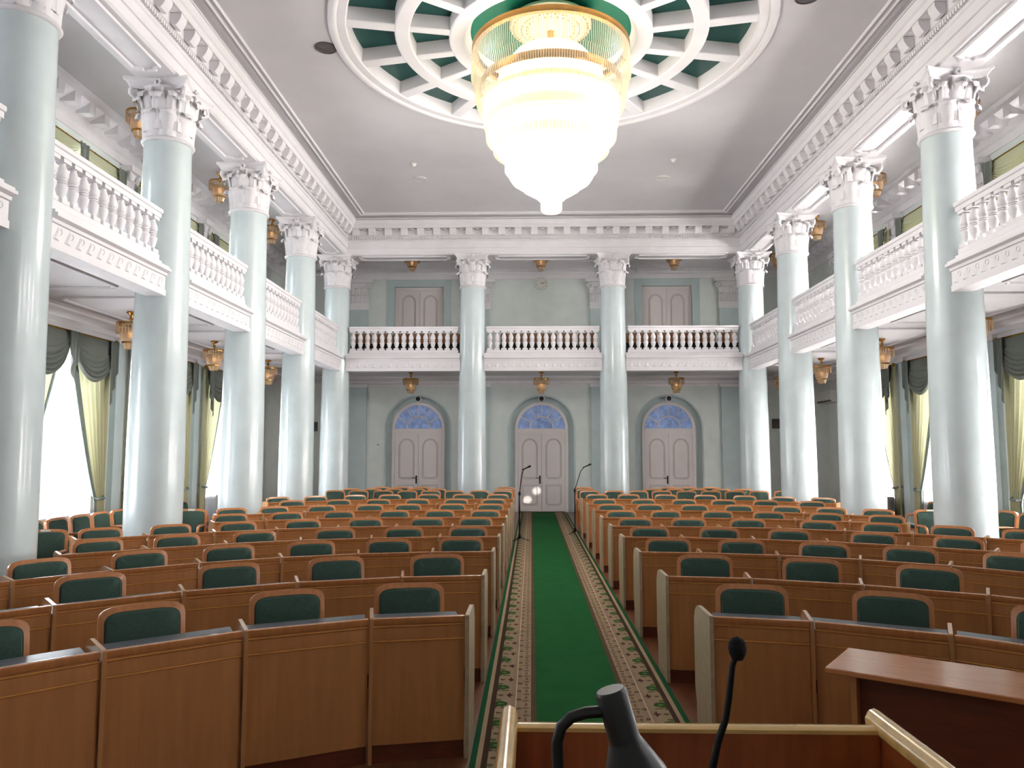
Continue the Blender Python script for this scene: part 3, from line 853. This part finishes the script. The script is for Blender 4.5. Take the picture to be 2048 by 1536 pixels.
# ------------------------------------------------------------------ chairs
def chair_outline(w, z0, zsh, ztop, rr=.05, k=14):
    pts = [(-w, z0)]
    for i in range(k+1):
        t = i/k; a = pi-pi*t
        x = w*(abs(cos(a))**.40)*(1 if cos(a) > 0 else -1)
        pts.append((x, zsh+(ztop-zsh)*abs(sin(a))**.75))
    pts.append((w, z0))
    return pts
def make_chair(name):
    t = thing(name, 'c', 'chair')
    tl = radians(8)
    MT = Matrix.Translation((0, .20, .44)) @ Matrix.Rotation(-tl, 4, 'X') @ Matrix.Translation((0, 0, -.44))
    O, I = chair_outline(.232, .42, .80, .878), chair_outline(.203, .42, .778, .846)
    n = len(O); b = MB(); b.M = MT
    vs = [(p[0], -.004, p[1]) for p in O]+[(p[0], -.012, p[1]) for p in I]+[(p[0], .032, p[1]) for p in O]+[(p[0], .032, p[1]) for p in I]
    fs = []
    for i in range(n-1): fs += [(i, i+1, n+i+1, n+i), (2*n+i+1, 2*n+i, 3*n+i, 3*n+i+1), (i, 2*n+i, 2*n+i+1, i+1), (n+i, n+i+1, 3*n+i+1, 3*n+i)]
    fs += [(0, n, 3*n, 2*n), (n-1, 3*n-1, 4*n-1, 2*n-1)]
    b.add(vs, fs); obj('back_frame', b, M_chairwood, t, 50)
    b = MB(); b.M = MT
    n2 = len(I); z0 = .45
    I2 = [(max(-.201, min(.201, p[0])), max(z0, p[1]-.002)) for p in I]
    lay = [(1., .03), (1., -.010), (.94, -.026), (.6, -.034)]
    cx, cz = 0, .62; vs = []
    for s_, y_ in lay: vs += [(p[0]*s_, y_, cz+(p[1]-cz)*s_) for p in I2]
    m = n2; fs = [(i*m+k, i*m+(k+1) % m, (i+1)*m+(k+1) % m, (i+1)*m+k) for i in range(3) for k in range(m)] + [tuple(3*m+k for k in range(m)), tuple(range(m))[::-1]]
    b.add(vs, fs); obj('backrest', b, M_fab, t, 40)
    b = MB()
    b.cbox(-.21, .21, -.19, .19, .36, .41, .008); obj('seat_frame', b, M_chairwood, t)
    b = MB(); sp = [(-.205,-.19),(.205,-.19),(.215,-.07),(.20,.19),(-.20,.19),(-.215,-.1)]
    vs = []
    for s_, z_ in ((1., .412), (1.02, .435), (.97, .465), (.75, .478)): vs += [(p[0]*s_, -.02+(p[1]+.02)*s_, z_) for p in sp]
    m = 6; b.add(vs, [(i*m+k, i*m+(k+1) % m, (i+1)*m+(k+1) % m, (i+1)*m+k) for i in range(3) for k in range(m)] + [tuple(18+k for k in range(m))]); obj('seat', b, M_fab, t, 50)
    for sx in (-1, 1):
        for y0, y1, zt in ((-.19, -.145, .36), (.16, .205, .42)):
            b = MB(); x = sx*.20
            b.add([(x-.015,y0+.005,0),(x+.015,y0+.005,0),(x+.015,y1-.005,0),(x-.015,y1-.005,0),(x-.021,y0,zt),(x+.021,y0,zt),(x+.021,y1,zt),(x-.021,y1,zt)],
                  [(0,3,2,1),(4,5,6,7),(0,1,5,4),(1,2,6,5),(2,3,7,6),(3,0,4,7)])
            obj('leg', b, M_chairwood, t)
        b = MB(); x = sx*.214
        b.tube([(x, .215, .63), (x, .10, .635), (x, -.08, .635), (x, -.13, .62), (x, -.155, .57), (x, -.16, .42), (x, -.16, .38)], [.016,.019,.02,.02,.018,.016,.015], 7)
        obj('armrest', b, M_chairwood, t, 60)
    return t
ch0 = make_chair('armchair'); ch_used = [False]
def place_chair(x, y, rz, label, group, sticker=False):
    if not ch_used[0]:
        ch_used[0] = True; ch0.location = (x, y, 0); ch0.rotation_euler = (0, 0, rz); ch0['label'] = label; ch0['group'] = group; o = ch0
    else: o = dup(ch0, label, (x, y, 0), rz, group)
    return o

# ------------------------------------------------------------------ desks
ANG = [[12,27,40,46,50],[9,20,30,41,46],[5,13,23,31,41,47,50],[4,11,17,27,36,39],[4,5,11,23,27,36,38],[1,3,6,16,25,31],[0,2,7,12,24,32,32],[0,3,8,8,14,28],[0,2,8,14,22,30,34]]
WID = [(.55,.68),(.62,.77),(.58,.69),(.67,.755),(.66,.73),(.64,.70),(.63,.67),(.68,.71),(.67,.71)]
YA = [4.58,6.05,7.50,8.82,10.12,11.45,12.86,14.35,15.95]
XL, XR = -.385, 1.05
DH = .80
mesh_cache = {}
def desk_meshes(w):
    k = round(w, 3)
    if k in mesh_cache: return mesh_cache[k]
    w -= .006
    d = {}
    d['front_panel'] = MB().box(.022, w-.0, .016, .036, .10, .765).mesh('front_panel', M_wood)
    b = MB(); pr = [(.006, .80), (.004, .785), (.008, .768), (.016, .765), (.05, .765), (.05, .795), (.045, .80), (.03, .803), (.015, .803)]
    b.prism(pr, 'x', .022, w); d['top_rail'] = b.mesh('top_rail', M_woodrail, 40)
    b = MB()
    for z in (.752, .672): b.prism([(.008, z), (.017, z-.006), (.017, z+.006)], 'x', .022, w)
    d['trim_strip'] = b.mesh('trim_strip', M_trim, 40)
    b = MB().box(.022, w, .012, .017, .680, .745); d['frieze'] = b.mesh('frieze', M_wood)
    # divider board: flat top, rounded rear corner, narrowing to the foot
    pr = [(0, 0), (0, .80), (.006, .806)] + [(.30, .806)] + [(.30+.14*sin(pi/2*i/8), .666+.14*cos(pi/2*i/8)) for i in range(1, 9)] + [(.44, .30), (.40, .20), (.40, 0)]
    d['divider'] = MB().prism(pr, 'x', 0, .021).mesh('divider', M_divid, 40)
    d['end_panel'] = MB().prism(pr, 'x', 0, .024).mesh('end_panel', M_side, 40)
    d['gap_shade_board'] = MB().box(.022, w, .028, .038, 0, .10).mesh('gap_shade_board', M_tabledark)  # dark board imitates the shaded gap under the front panel
    mesh_cache[k] = d
    return d
ROWN = ['front', 'second', 'third', 'fourth', 'fifth', 'sixth', 'seventh', 'eighth', 'ninth']
row_end = {}
for block, sgn in (('left', -1), ('right', 1)):
    for r in range(9):
        px, py = (XL if sgn < 0 else XR), YA[r]
        N = len(ANG[r])
        for j in range(N):
            th = radians(ANG[r][j]); w = WID[r][0] if j == 0 else WID[r][1]
            dx, dy = sgn*cos(th), -sin(th)
            ex, ey = px+dx*w, py+dy*w
            ox, oy = (ex, ey) if sgn < 0 else (px, py)
            rz = th if sgn < 0 else -th
            t = thing('desk', 'light brown wooden desk, %s from the aisle in the %s desk row, %s block' % (ORD[j], ROWN[r], block), 'desk', (ox, oy, 0), rz, 'desks of the %s block' % block)
            D = desk_meshes(w)
            for k in ('front_panel', 'top_rail', 'trim_strip', 'frieze', 'gap_shade_board'): link(k, D[k], t)
            ex_ = 0 if j == 0 else .42*math.tan(radians(ANG[r][j]-ANG[r][j-1]))*.9
            w_ = w-.006
            dp = .47 if r < 3 else .425
            poly = [(.022, .05), (w_, .05), (w_+ex_, dp), (.022, dp)] if sgn < 0 else [(.022, .05), (w_, .05), (w_, dp), (.022-ex_, dp)]
            obj('desktop', MB().prism(poly, 'z', .714, .735), M_desktop, t)
            # board on the outer side of each desk; pale end board at the aisle
            o = link('divider', D['divider'], t); o.location.x = 0 if sgn < 0 else w-.024
            if sgn > 0:
                for c in t.children:
                    if c.name.split('.')[0] in ('front_panel', 'top_rail', 'trim_strip', 'frieze', 'desktop', 'gap_shade_board'): c.location.x = -.02
            if j == 0:
                o = link('end_panel', D['end_panel'], t); o.location.x = w-.004 if sgn < 0 else -.022; o.rotation_euler.z = -rz
            # chair behind the desk
            nx, ny = -sin(rz), cos(rz)
            off = [.43, .44, .27, .19][min(r, 3)]+random.uniform(0, .05)
            sl = random.uniform(-.05, .05)*(.8 if j else .2)
            mx, my = (px+ex)/2, (py+ey)/2
            cxx = mx+nx*(off+.06)+cos(rz)*sl; cyy = my+ny*(off+.06)+sin(rz)*sl
            place_chair(cxx, cyy, rz+radians(random.uniform(-2.5, 2.5)), 'green armchair, %s from the aisle, behind the %s desk row, %s block' % (ORD[j], ROWN[r], block), 'armchairs at the desks of the %s block' % block)
            px, py = ex, ey

# loose chairs between the last desks and the back columns
def chair_row(xs, y, rowname, block):
    for j, x in enumerate(xs):
        place_chair(x, y+random.uniform(-.03, .03), radians(random.uniform(-3, 3)), 'green padded wooden armchair, %s from the aisle in the %s loose row, %s side' % (ORD[j], rowname, block), 'loose armchairs behind the desks')
chair_row([-.66-.56*i for i in range(8)], 17.75, 'first', 'left')
chair_row([-.66]+[-2.3-.53*i for i in range(5)], 18.65, 'second', 'left')
chair_row([-.66]+[-2.85-.50*i for i in range(3)], 19.55, 'third', 'left')
chair_row([1.33+.56*i for i in range(9)], 17.75, 'first', 'right')
chair_row([1.33]+[2.95+.54*i for i in range(5)], 18.65, 'second', 'right')
chair_row([1.32]+[3.5+.51*i for i in range(3)], 19.55, 'third', 'right')
# armchairs along the side walls
k = 0
for j in range(11):
    y = 8.75+.53*j
    place_chair(-6.15, y, radians(90), 'green padded wooden armchair against the left window wall, %s from the lectern end' % ORD[j], 'armchairs along the left window wall')
for j in range(7):
    y = 10.9+.53*j
    place_chair(6.95, y, radians(-90), 'green padded wooden armchair against the right window wall, %s from the lectern end' % ORD[j], 'armchairs along the right window wall')
def stickered(x, y, rz, lab):
    o = place_chair(x, y, rz, lab, 'armchairs with paper stickers')
    b = MB(); b.M = Matrix.Translation((0, .20, .44)) @ Matrix.Rotation(-radians(8), 4, 'X') @ Matrix.Translation((0, 0, -.44)); b.box(-.05, .05, -.0145, -.0125, .848, .872)
    obj('paper_sticker', b, M_paper, o)
stickered(-5.48, 8.55, radians(20), 'armchair with a paper sticker behind the nearest left column')
stickered(-5.27, 11.75, radians(8), 'armchair with a paper sticker behind the fourth left column from the back')
stickered(6.12, 11.9, radians(-5), 'armchair with a paper sticker beside the fourth right column from the back')

# ------------------------------------------------------------------ carpet
b = MB(); b.box(-.715, .715, 0, 20.7, 0, .012)
o = obj('carpet_runner', b, M_carpet); o.location = (.335, 2.0, .001); o.scale.x = .962
tag(o, 'long green carpet runner with beige floral borders down the aisle', 'carpet')

# ------------------------------------------------------------------ lectern and what stands on it
LY0, LX0, LX1 = 1.5, -.056, .666
t = thing('lectern', 'red brown wooden lectern with gleaming edging, seen from behind', 'lectern', (0, 0, 0))
obj('front_panel', MB().box(LX0+.025, LX1-.025, LY0-.012, LY0+.012, 0, 1.231), M_lect, t)
for x in (LX0, LX1-.024): obj('side_panel', MB().box(x, x+.024, LY0-.52, LY0+.03, 0, 1.235), M_lect, t)
def rail(pts, w, h):
    b = MB()
    return b.tube(pts, w, 12)
obj('top_edging', MB().prism([(LY0-.014,1.231),(LY0+.016,1.229),(LY0+.018,1.233),(LY0+.012,1.241),(LY0-.004,1.243),(LY0-.014,1.238)], 'x', LX0+.025, LX1-.025), M_lectrail, t, 60)
for x in (LX0, LX1-.024):
    xc = x+.012
    obj('side_edging', MB().prism([(xc-.016,1.23),(xc+.016,1.23),(xc+.017,1.245),(xc+.01,1.258),(xc,1.262),(xc-.01,1.258),(xc-.017,1.245)], 'y', LY0-.53, LY0+.04), M_lectrail, t, 60)
obj('reading_board', MB().box(LX0+.025, LX1-.025, LY0-.50, LY0-.014, .99, 1.015), M_lect, t)
# lamp: bell shade on a bent arm
Yl = 1.15
t = thing('desk_lamp', 'black desk lamp with a bell shaped head on a bent arm, standing on the lectern', 'desk lamp', (0, 0, 0))
obj('base', MB().lathe([(.055, 1.016), (.055, 1.03), (.02, 1.045), (0, 1.045)], 24, (.06, Yl, 0)), M_black, t)
obj('arm', MB().tube([(.06, Yl, 1.03), (.052, Yl, 1.12), (.043, Yl, 1.23), (.037, Yl, 1.30), (.036, Yl, 1.335), (.042, Yl, 1.356), (.056, Yl, 1.369), (.078, Yl, 1.376), (.105, Yl, 1.378)], .0085, 12), M_black, t)
hd = MB()
ax0 = Vector((.114, Yl, 1.405)); ax1 = Vector((.150, Yl, 1.28)); dz = (ax1-ax0).normalized()
hd.M = Matrix.Translation(ax0) @ Vector((0,0,1)).rotation_difference(dz).to_matrix().to_4x4()
hd.lathe([(0, -.004), (.020, -.004), (.0228, 0), (.0228, .066), (.024, .07), (.026, .074), (.046, .118), (.049, .130), (.050, .165), (.046, .166), (.044, .13), (0, .08)], 36)
obj('lamp_head', hd, M_black, t, 40)
# gooseneck microphone
t = thing('gooseneck_microphone', 'thin black gooseneck microphone with round foam top on the lectern', 'microphone', (0, 0, 0))
Ym = 1.2
obj('base', MB().lathe([(.035, 1.016), (.035, 1.03), (.012, 1.04), (0, 1.04)], 20, (.245, Ym, 0)), M_black, t)
obj('gooseneck', MB().tube([(.245, Ym, 1.03), (.256, Ym, 1.18), (.268, Ym, 1.278), (.278, Ym, 1.32), (.290, Ym, 1.352), (.296, Ym, 1.385), (.302, Ym, 1.43), (.308, Ym, 1.445)], [.006,.006,.006,.0055,.005,.005,.0045,.0045], 10), M_darkmetal, t)
f = MB(); f.lathe([(0, -.019), (.008, -.017), (.0125, -.008), (.0135, 0), (.0125, .008), (.008, .014), (0, .017)], 20, (.310, Ym, 1.456)); obj('foam_cover', f, M_foam, t, 60)

# ------------------------------------------------------------------ table at the right front
tx, ty = 1.368, 3.73; rz = atan2(3.285-3.73, 2.003-1.368)
t = thing('table', 'reddish brown table with a shiny top standing in front of the right desks', 'table', (tx, ty, 0), rz)
obj('table_top', MB().cbox(0, 1.8, 0, .46, .725, .75, .004), M_table, t)
obj('side_panel', MB().box(.10, .125, .04, .42, 0, .724), M_wood, t)
obj('side_panel', MB().box(1.68, 1.705, .04, .42, 0, .724), M_wood, t)
obj('modesty_panel', MB().box(.126, 1.679, .10, .12, .28, .724), M_tabledark, t)
obj('centre_support', MB().box(.60, .625, .122, .36, 0, .724), M_wood, t)

# ------------------------------------------------------------------ microphone stands in the aisle
def mic_stand(label, x, y, top, lean):
    t = thing('microphone_stand', label, 'microphone stand', (x, y, .013), group='microphone stands in the aisle')
    b = MB()
    for k in range(3):
        a = pi/2+k*2*pi/3+.3; b.tube([(0, 0, .09), (.10*cos(a), .10*sin(a), .03), (.20*cos(a), .20*sin(a), .008)], .009, 6)
    b.lathe([(.022, .04), (.026, .06), (.026, .11), (.016, .13)], 12)
    obj('tripod_base', b, M_darkmetal, t)
    obj('pole', MB().tube([(0, 0, .05), (0, 0, .92)], .011, 8), M_darkmetal, t)
    obj('clutch', MB().lathe([(.012, .88), (.024, .89), (.024, .95), (.012, .96)], 10), M_black, t)
    obj('boom', MB().tube([(0, 0, .92), (lean*.6, 0, top-.12), (lean, 0, top-.03)], .008, 8), M_darkmetal, t)
    s = 1 if lean > 0 else 1
    obj('microphone', MB().tube([(lean-.04, 0, top-.05), (lean+.07, -.03, top+.0), (lean+.10, -.04, top+.015), (lean+.135, -.05, top+.03)], [.012, .014, .022, .018], 10), M_black, t)
    if lean < .15:
        obj('cable', MB().tube([(lean-.04, 0, top-.05), (lean-.06, .01, top-.2), (-.02, .01, .8), (-.012, .0, .1)], .004, 6), M_black, t)
mic_stand('black microphone stand at the aisle edge beside the left desks', -.24, 15.45, 1.44, .09)
mic_stand('black microphone stand at the aisle edge beside the right desks', .93, 16.75, 1.46, .22)

# ------------------------------------------------------------------ wall and ceiling fittings
t = thing('wall_clock', 'round white wall clock above the middle of the back gallery', 'clock', (.297, WB-.002, 6.82))
R90 = Matrix.Rotation(pi/2, 4, 'X')
b = MB(); b.M = R90; b.lathe([(.205, 0), (.215, .02), (.20, .045), (.185, .04)], 40, cap=False); obj('rim', b, M_plastic, t)
b = MB(); b.M = R90; b.lathe([(.19, 0), (.19, .03), (0, .03)], 40); obj('clock_face', b, M_clock, t)
b = MB()
for k in range(12):
    a = 2*pi*k/12; b.M = Matrix.Rotation(a, 4, 'Y'); b.box(-.007, .007, -.034, -.031, .145, .175)
b.M = None; obj('hour_marks', b, M_oldgold, t)
b = MB(); b.M = Matrix.Rotation(radians(95), 4, 'Y'); b.box(-.006, .006, -.038, -.035, -.02, .10); b.M = Matrix.Rotation(radians(80), 4, 'Y'); b.box(-.005, .005, -.042, -.039, -.02, .15); obj('hands', b, M_red, t)
t = thing('air_conditioner', 'white wall air conditioner unit high on the right side wall near the back', 'air conditioner', (WR-.002, 20.9, 3.08))
obj('casing', MB().prism([(0, 0), (-.16, .02), (-.21, .08), (-.21, .27), (-.18, .31), (0, .31)], 'y', -.52, .52) if False else MB().add([], []).prism([(-x, z) for x, z in ((0, 0), (.16, .02), (.21, .08), (.21, .27), (.18, .31), (0, .31))], 'y', -.52, .52), M_plastic, t)
obj('air_vent', MB().box(-.20, -.14, -.46, .46, .018, .05), M_grille, t)
def vent(label, x, y, z, w, h):
    t = thing('vent_grille', label, 'vent grille', (x, y, z), group='vent grilles of the back wall')
    obj('vent_plate', MB().box(-w/2, w/2, -.015, 0, -h/2, h/2), M_grille, t)
    b = MB()
    for k in range(7): b.box(-w/2+.02, w/2-.02, -.026, -.0155, -h/2+.02+k*(h-.04)/7, -h/2+.02+k*(h-.04)/7+.018)
    obj('slats', b, M_darkrad, t)
vent('dark rectangular vent grille on the back wall right of the right door', 7.24, WB-.002, 2.59, .36, .28)
vent('dark rectangular vent grille on the back wall left of the left door', -6.55, WB-.002, 2.52, .36, .28)
def radiator(label, x, y, rz, L, m):
    t = thing('radiator_cover', label, 'radiator cover', (x, y, 0), rz, 'radiator covers under the windows')
    obj('case', MB().cbox(-L/2, L/2, .0, .16, 0, .80, .006), m, t)
    b = MB()
    for k in range(14): b.box(-L/2+.08, L/2-.08, .1605, .172, .12+k*.045, .12+k*.045+.022)
    obj('louvres', b, m, t)
for i, y in enumerate([12.9-1.05, 15.08, 18.1]):
    pass
radiator('white louvred radiator cover under the left window nearest the back', WL+.32, 17.9, -pi/2, 1.2, M_plastic)
radiator('dark louvred radiator cover under the right window nearest the back', WR-.32, 17.4, pi/2, 1.2, M_darkrad)
for lab, x, y, rr, m in (('grey round ceiling loudspeaker left of the rosette', -3.12, 11.15, .17, M_grille), ('grey round ceiling loudspeaker at the left rear of the ceiling', -2.5, 16.8, .15, M_ceil),
                         ('grey round ceiling loudspeaker at the right rear of the ceiling', 2.96, 16.85, .15, M_clock), ('grey round ceiling loudspeaker right of the rosette', 3.75, 10.0, .17, M_grille)):
    t = thing('ceiling_speaker', lab, 'ceiling speaker', (x, y, ZC), group='round speakers in the ceiling')
    obj('speaker_grille', MB().lathe([(0, -.014), (rr*.8, -.012), (rr*.86, -.006)], 28, cap=False), m, t)
    obj('rim', MB().lathe([(rr*.86, -.006), (rr*.9, -.02), (rr, -.015), (rr, 0)], 28, cap=False), m, t)
for lab, x, y in (('small white smoke detector on the left rear ceiling', -2.5, 15.9), ('small white smoke detector on the right rear ceiling', 3.0, 15.8)):
    t = thing('smoke_detector', lab, 'smoke detector', (x, y, ZC), group='smoke detectors on the ceiling')
    obj('mount_plate', MB().lathe([(.06, 0), (.06, -.015), (.05, -.02)], 20), M_plastic, t)
    obj('sensor', MB().lathe([(.04, -.02), (.035, -.05), (.02, -.06), (0, -.06)], 16), M_paper, t)
for lab, x, z in (('small wall socket left of the left arched door', -4.95+.4, 1.98), ('small light switch on the gallery wall right of the left door', -1.98, 5.62)):
    t = thing('wall_socket', lab, 'wall socket', (x, WB-.002, z))
    obj('socket_plate', MB().cbox(-.05, .05, -.012, 0, -.05, .05, .003), M_plastic, t)
    obj('socket_insert', MB().cbox(-.03, .03, -.02, -.0125, -.03, .03, .003), M_groove, t)

# chairs of the back gallery, seen through the balustrade
def make_gchair():
    t = thing('gallery_chair', 'g', 'chair', group='wooden chairs in the back gallery')
    obj('backrest', MB().prism([(-.24, .42), (.24, .42), (.245, .70), (.22, .74), (-.22, .74), (-.245, .70)], 'y', .18, .205), M_gseat, t)
    obj('seat', MB().cbox(-.23, .23, -.2, .19, .38, .42, .008), M_gdark, t)
    for s in (-1, 1):
        obj('leg', MB().cbox(s*.235-.02, s*.235+.02, -.19, -.15, 0, .38, .004), M_gdark, t)
        obj('leg', MB().cbox(s*.235-.02, s*.235+.02, .16, .2, 0, .38, .004), M_gdark, t)
    obj('under_seat_shade', MB().box(-.22, .22, -.2, -.18, .12, .375), M_gdark, t)  # dark board stands in for the shadow under the seat
    return t
g0 = make_gchair(); gf = True
for i, (xa, xb) in enumerate(zip(BX[:-1], BX[1:])):
    xs = [xa+.52+k*.53 for k in range(6)]
    if i == 1: xs = [xa+.95+k*.53 for k in range(5)]
    for k, x in enumerate(xs):
        lab = 'brown wooden chair with a dark seat, %s from the left behind the %s back balustrade' % (ORD[k], ['left', 'middle', 'right'][i])
        if gf: g0['label'] = lab; g0.location = (x, 20.75, ZG); gf = False
        else: dup(g0, lab, (x, 20.75, ZG))

# ------------------------------------------------------------------ light
def area(name, loc, rot, sx, sy, e, col):
    l = bpy.data.lights.new(name, 'AREA'); l.shape = 'RECTANGLE'; l.size = sx; l.size_y = sy; l.energy = e; l.color = col
    o = bpy.data.objects.new(name, l); C.objects.link(o); o.location = loc; o.rotation_euler = rot
    return o
K = 1.0
for side, x, ry in (('left', WL-.42, -pi/2), ('right', WR+.42, pi/2)):
    s = 1. if side == 'left' else 1.9
    for y in NEARY+WINY:
        area('window_daylight', (x, y, (LW0+LW1)/2), (0, ry, 0), LW1-LW0, OW, 560*s*K, (.93, .96, 1.) if side == 'left' else (1., .98, .96)) if y > 7 else area('window_daylight', (x, y, (LW0+LW1)/2), (0, ry, 0), LW1-LW0, OW, 18*s, (.95, .97, 1.))
        area('window_daylight', (x, y, (UW0+UW1)/2), (0, ry, 0), UW1-UW0, OW, 360*s*(2.1 if side == 'right' else 1)*(1 if y > 7 else .14), (.93, .96, 1.) if side == 'left' else (1., .97, .95))
for dx, dz in ((-.15, -.16), (.13, .10)):
    l = bpy.data.lights.new('sunbeam', 'SPOT'); l.energy = 11000; l.spot_size = radians(.95); l.spot_blend = .9; l.shadow_soft_size = .01; l.color = (1, .97, .9)
    o = bpy.data.objects.new('sunbeam', l); C.objects.link(o); o.location = (7.5, 8.3, 3.1)
    tgt = Vector((.02+dx, WB+.12, .52+dz)); o.rotation_euler = (tgt-Vector(o.location)).to_track_quat('-Z', 'Y').to_euler()
w = bpy.data.worlds.new('World'); SC.world = w; w.use_nodes = True
w.node_tree.nodes['Background'].inputs[0].default_value = (.8, .87, 1, 1); w.node_tree.nodes['Background'].inputs[1].default_value = 1.0

# ------------------------------------------------------------------ camera
F, CXp, CYp, VX, VY = 1538., 1024., 768., 1063., 905.
d = Vector(((VX-CXp)/F, -(VY-CYp)/F, 1)).normalized()
a = math.asin(d.x); p = atan2(-d.y, d.z)
rr = Vector((cos(a), sin(a), 0)); fw = Vector((-sin(a), cos(a), 0))
wv = fw*cos(p)+Vector((0,0,1))*sin(p); uv = -fw*sin(p)+Vector((0,0,1))*cos(p)
cam = bpy.data.cameras.new('camera'); co = bpy.data.objects.new('camera', cam); C.objects.link(co)
cam.sensor_width = 36; cam.lens = 36*F/2048; cam.clip_start = .05
Mx = Matrix((rr, uv, -wv)).transposed().to_4x4(); Mx.translation = Vector((0, 0, 1.75)); co.matrix_world = Mx
SC.camera = co
SC.view_settings.view_transform = 'Standard'; SC.view_settings.look = 'None'; SC.view_settings.exposure = 0.32; SC.view_settings.gamma = 1.0
SC.cycles.use_denoising = True
SC.cycles.use_adaptive_sampling = True; SC.cycles.adaptive_threshold = .1; SC.cycles.use_light_tree = False; SC.cycles.adaptive_min_samples = 16
SC.cycles.max_bounces = 6; SC.cycles.diffuse_bounces = 4; SC.cycles.glossy_bounces = 2; SC.cycles.transparent_max_bounces = 10
SC.cycles.sample_clamp_indirect = 5.0
SC.cycles.caustics_reflective = False; SC.cycles.caustics_refractive = False
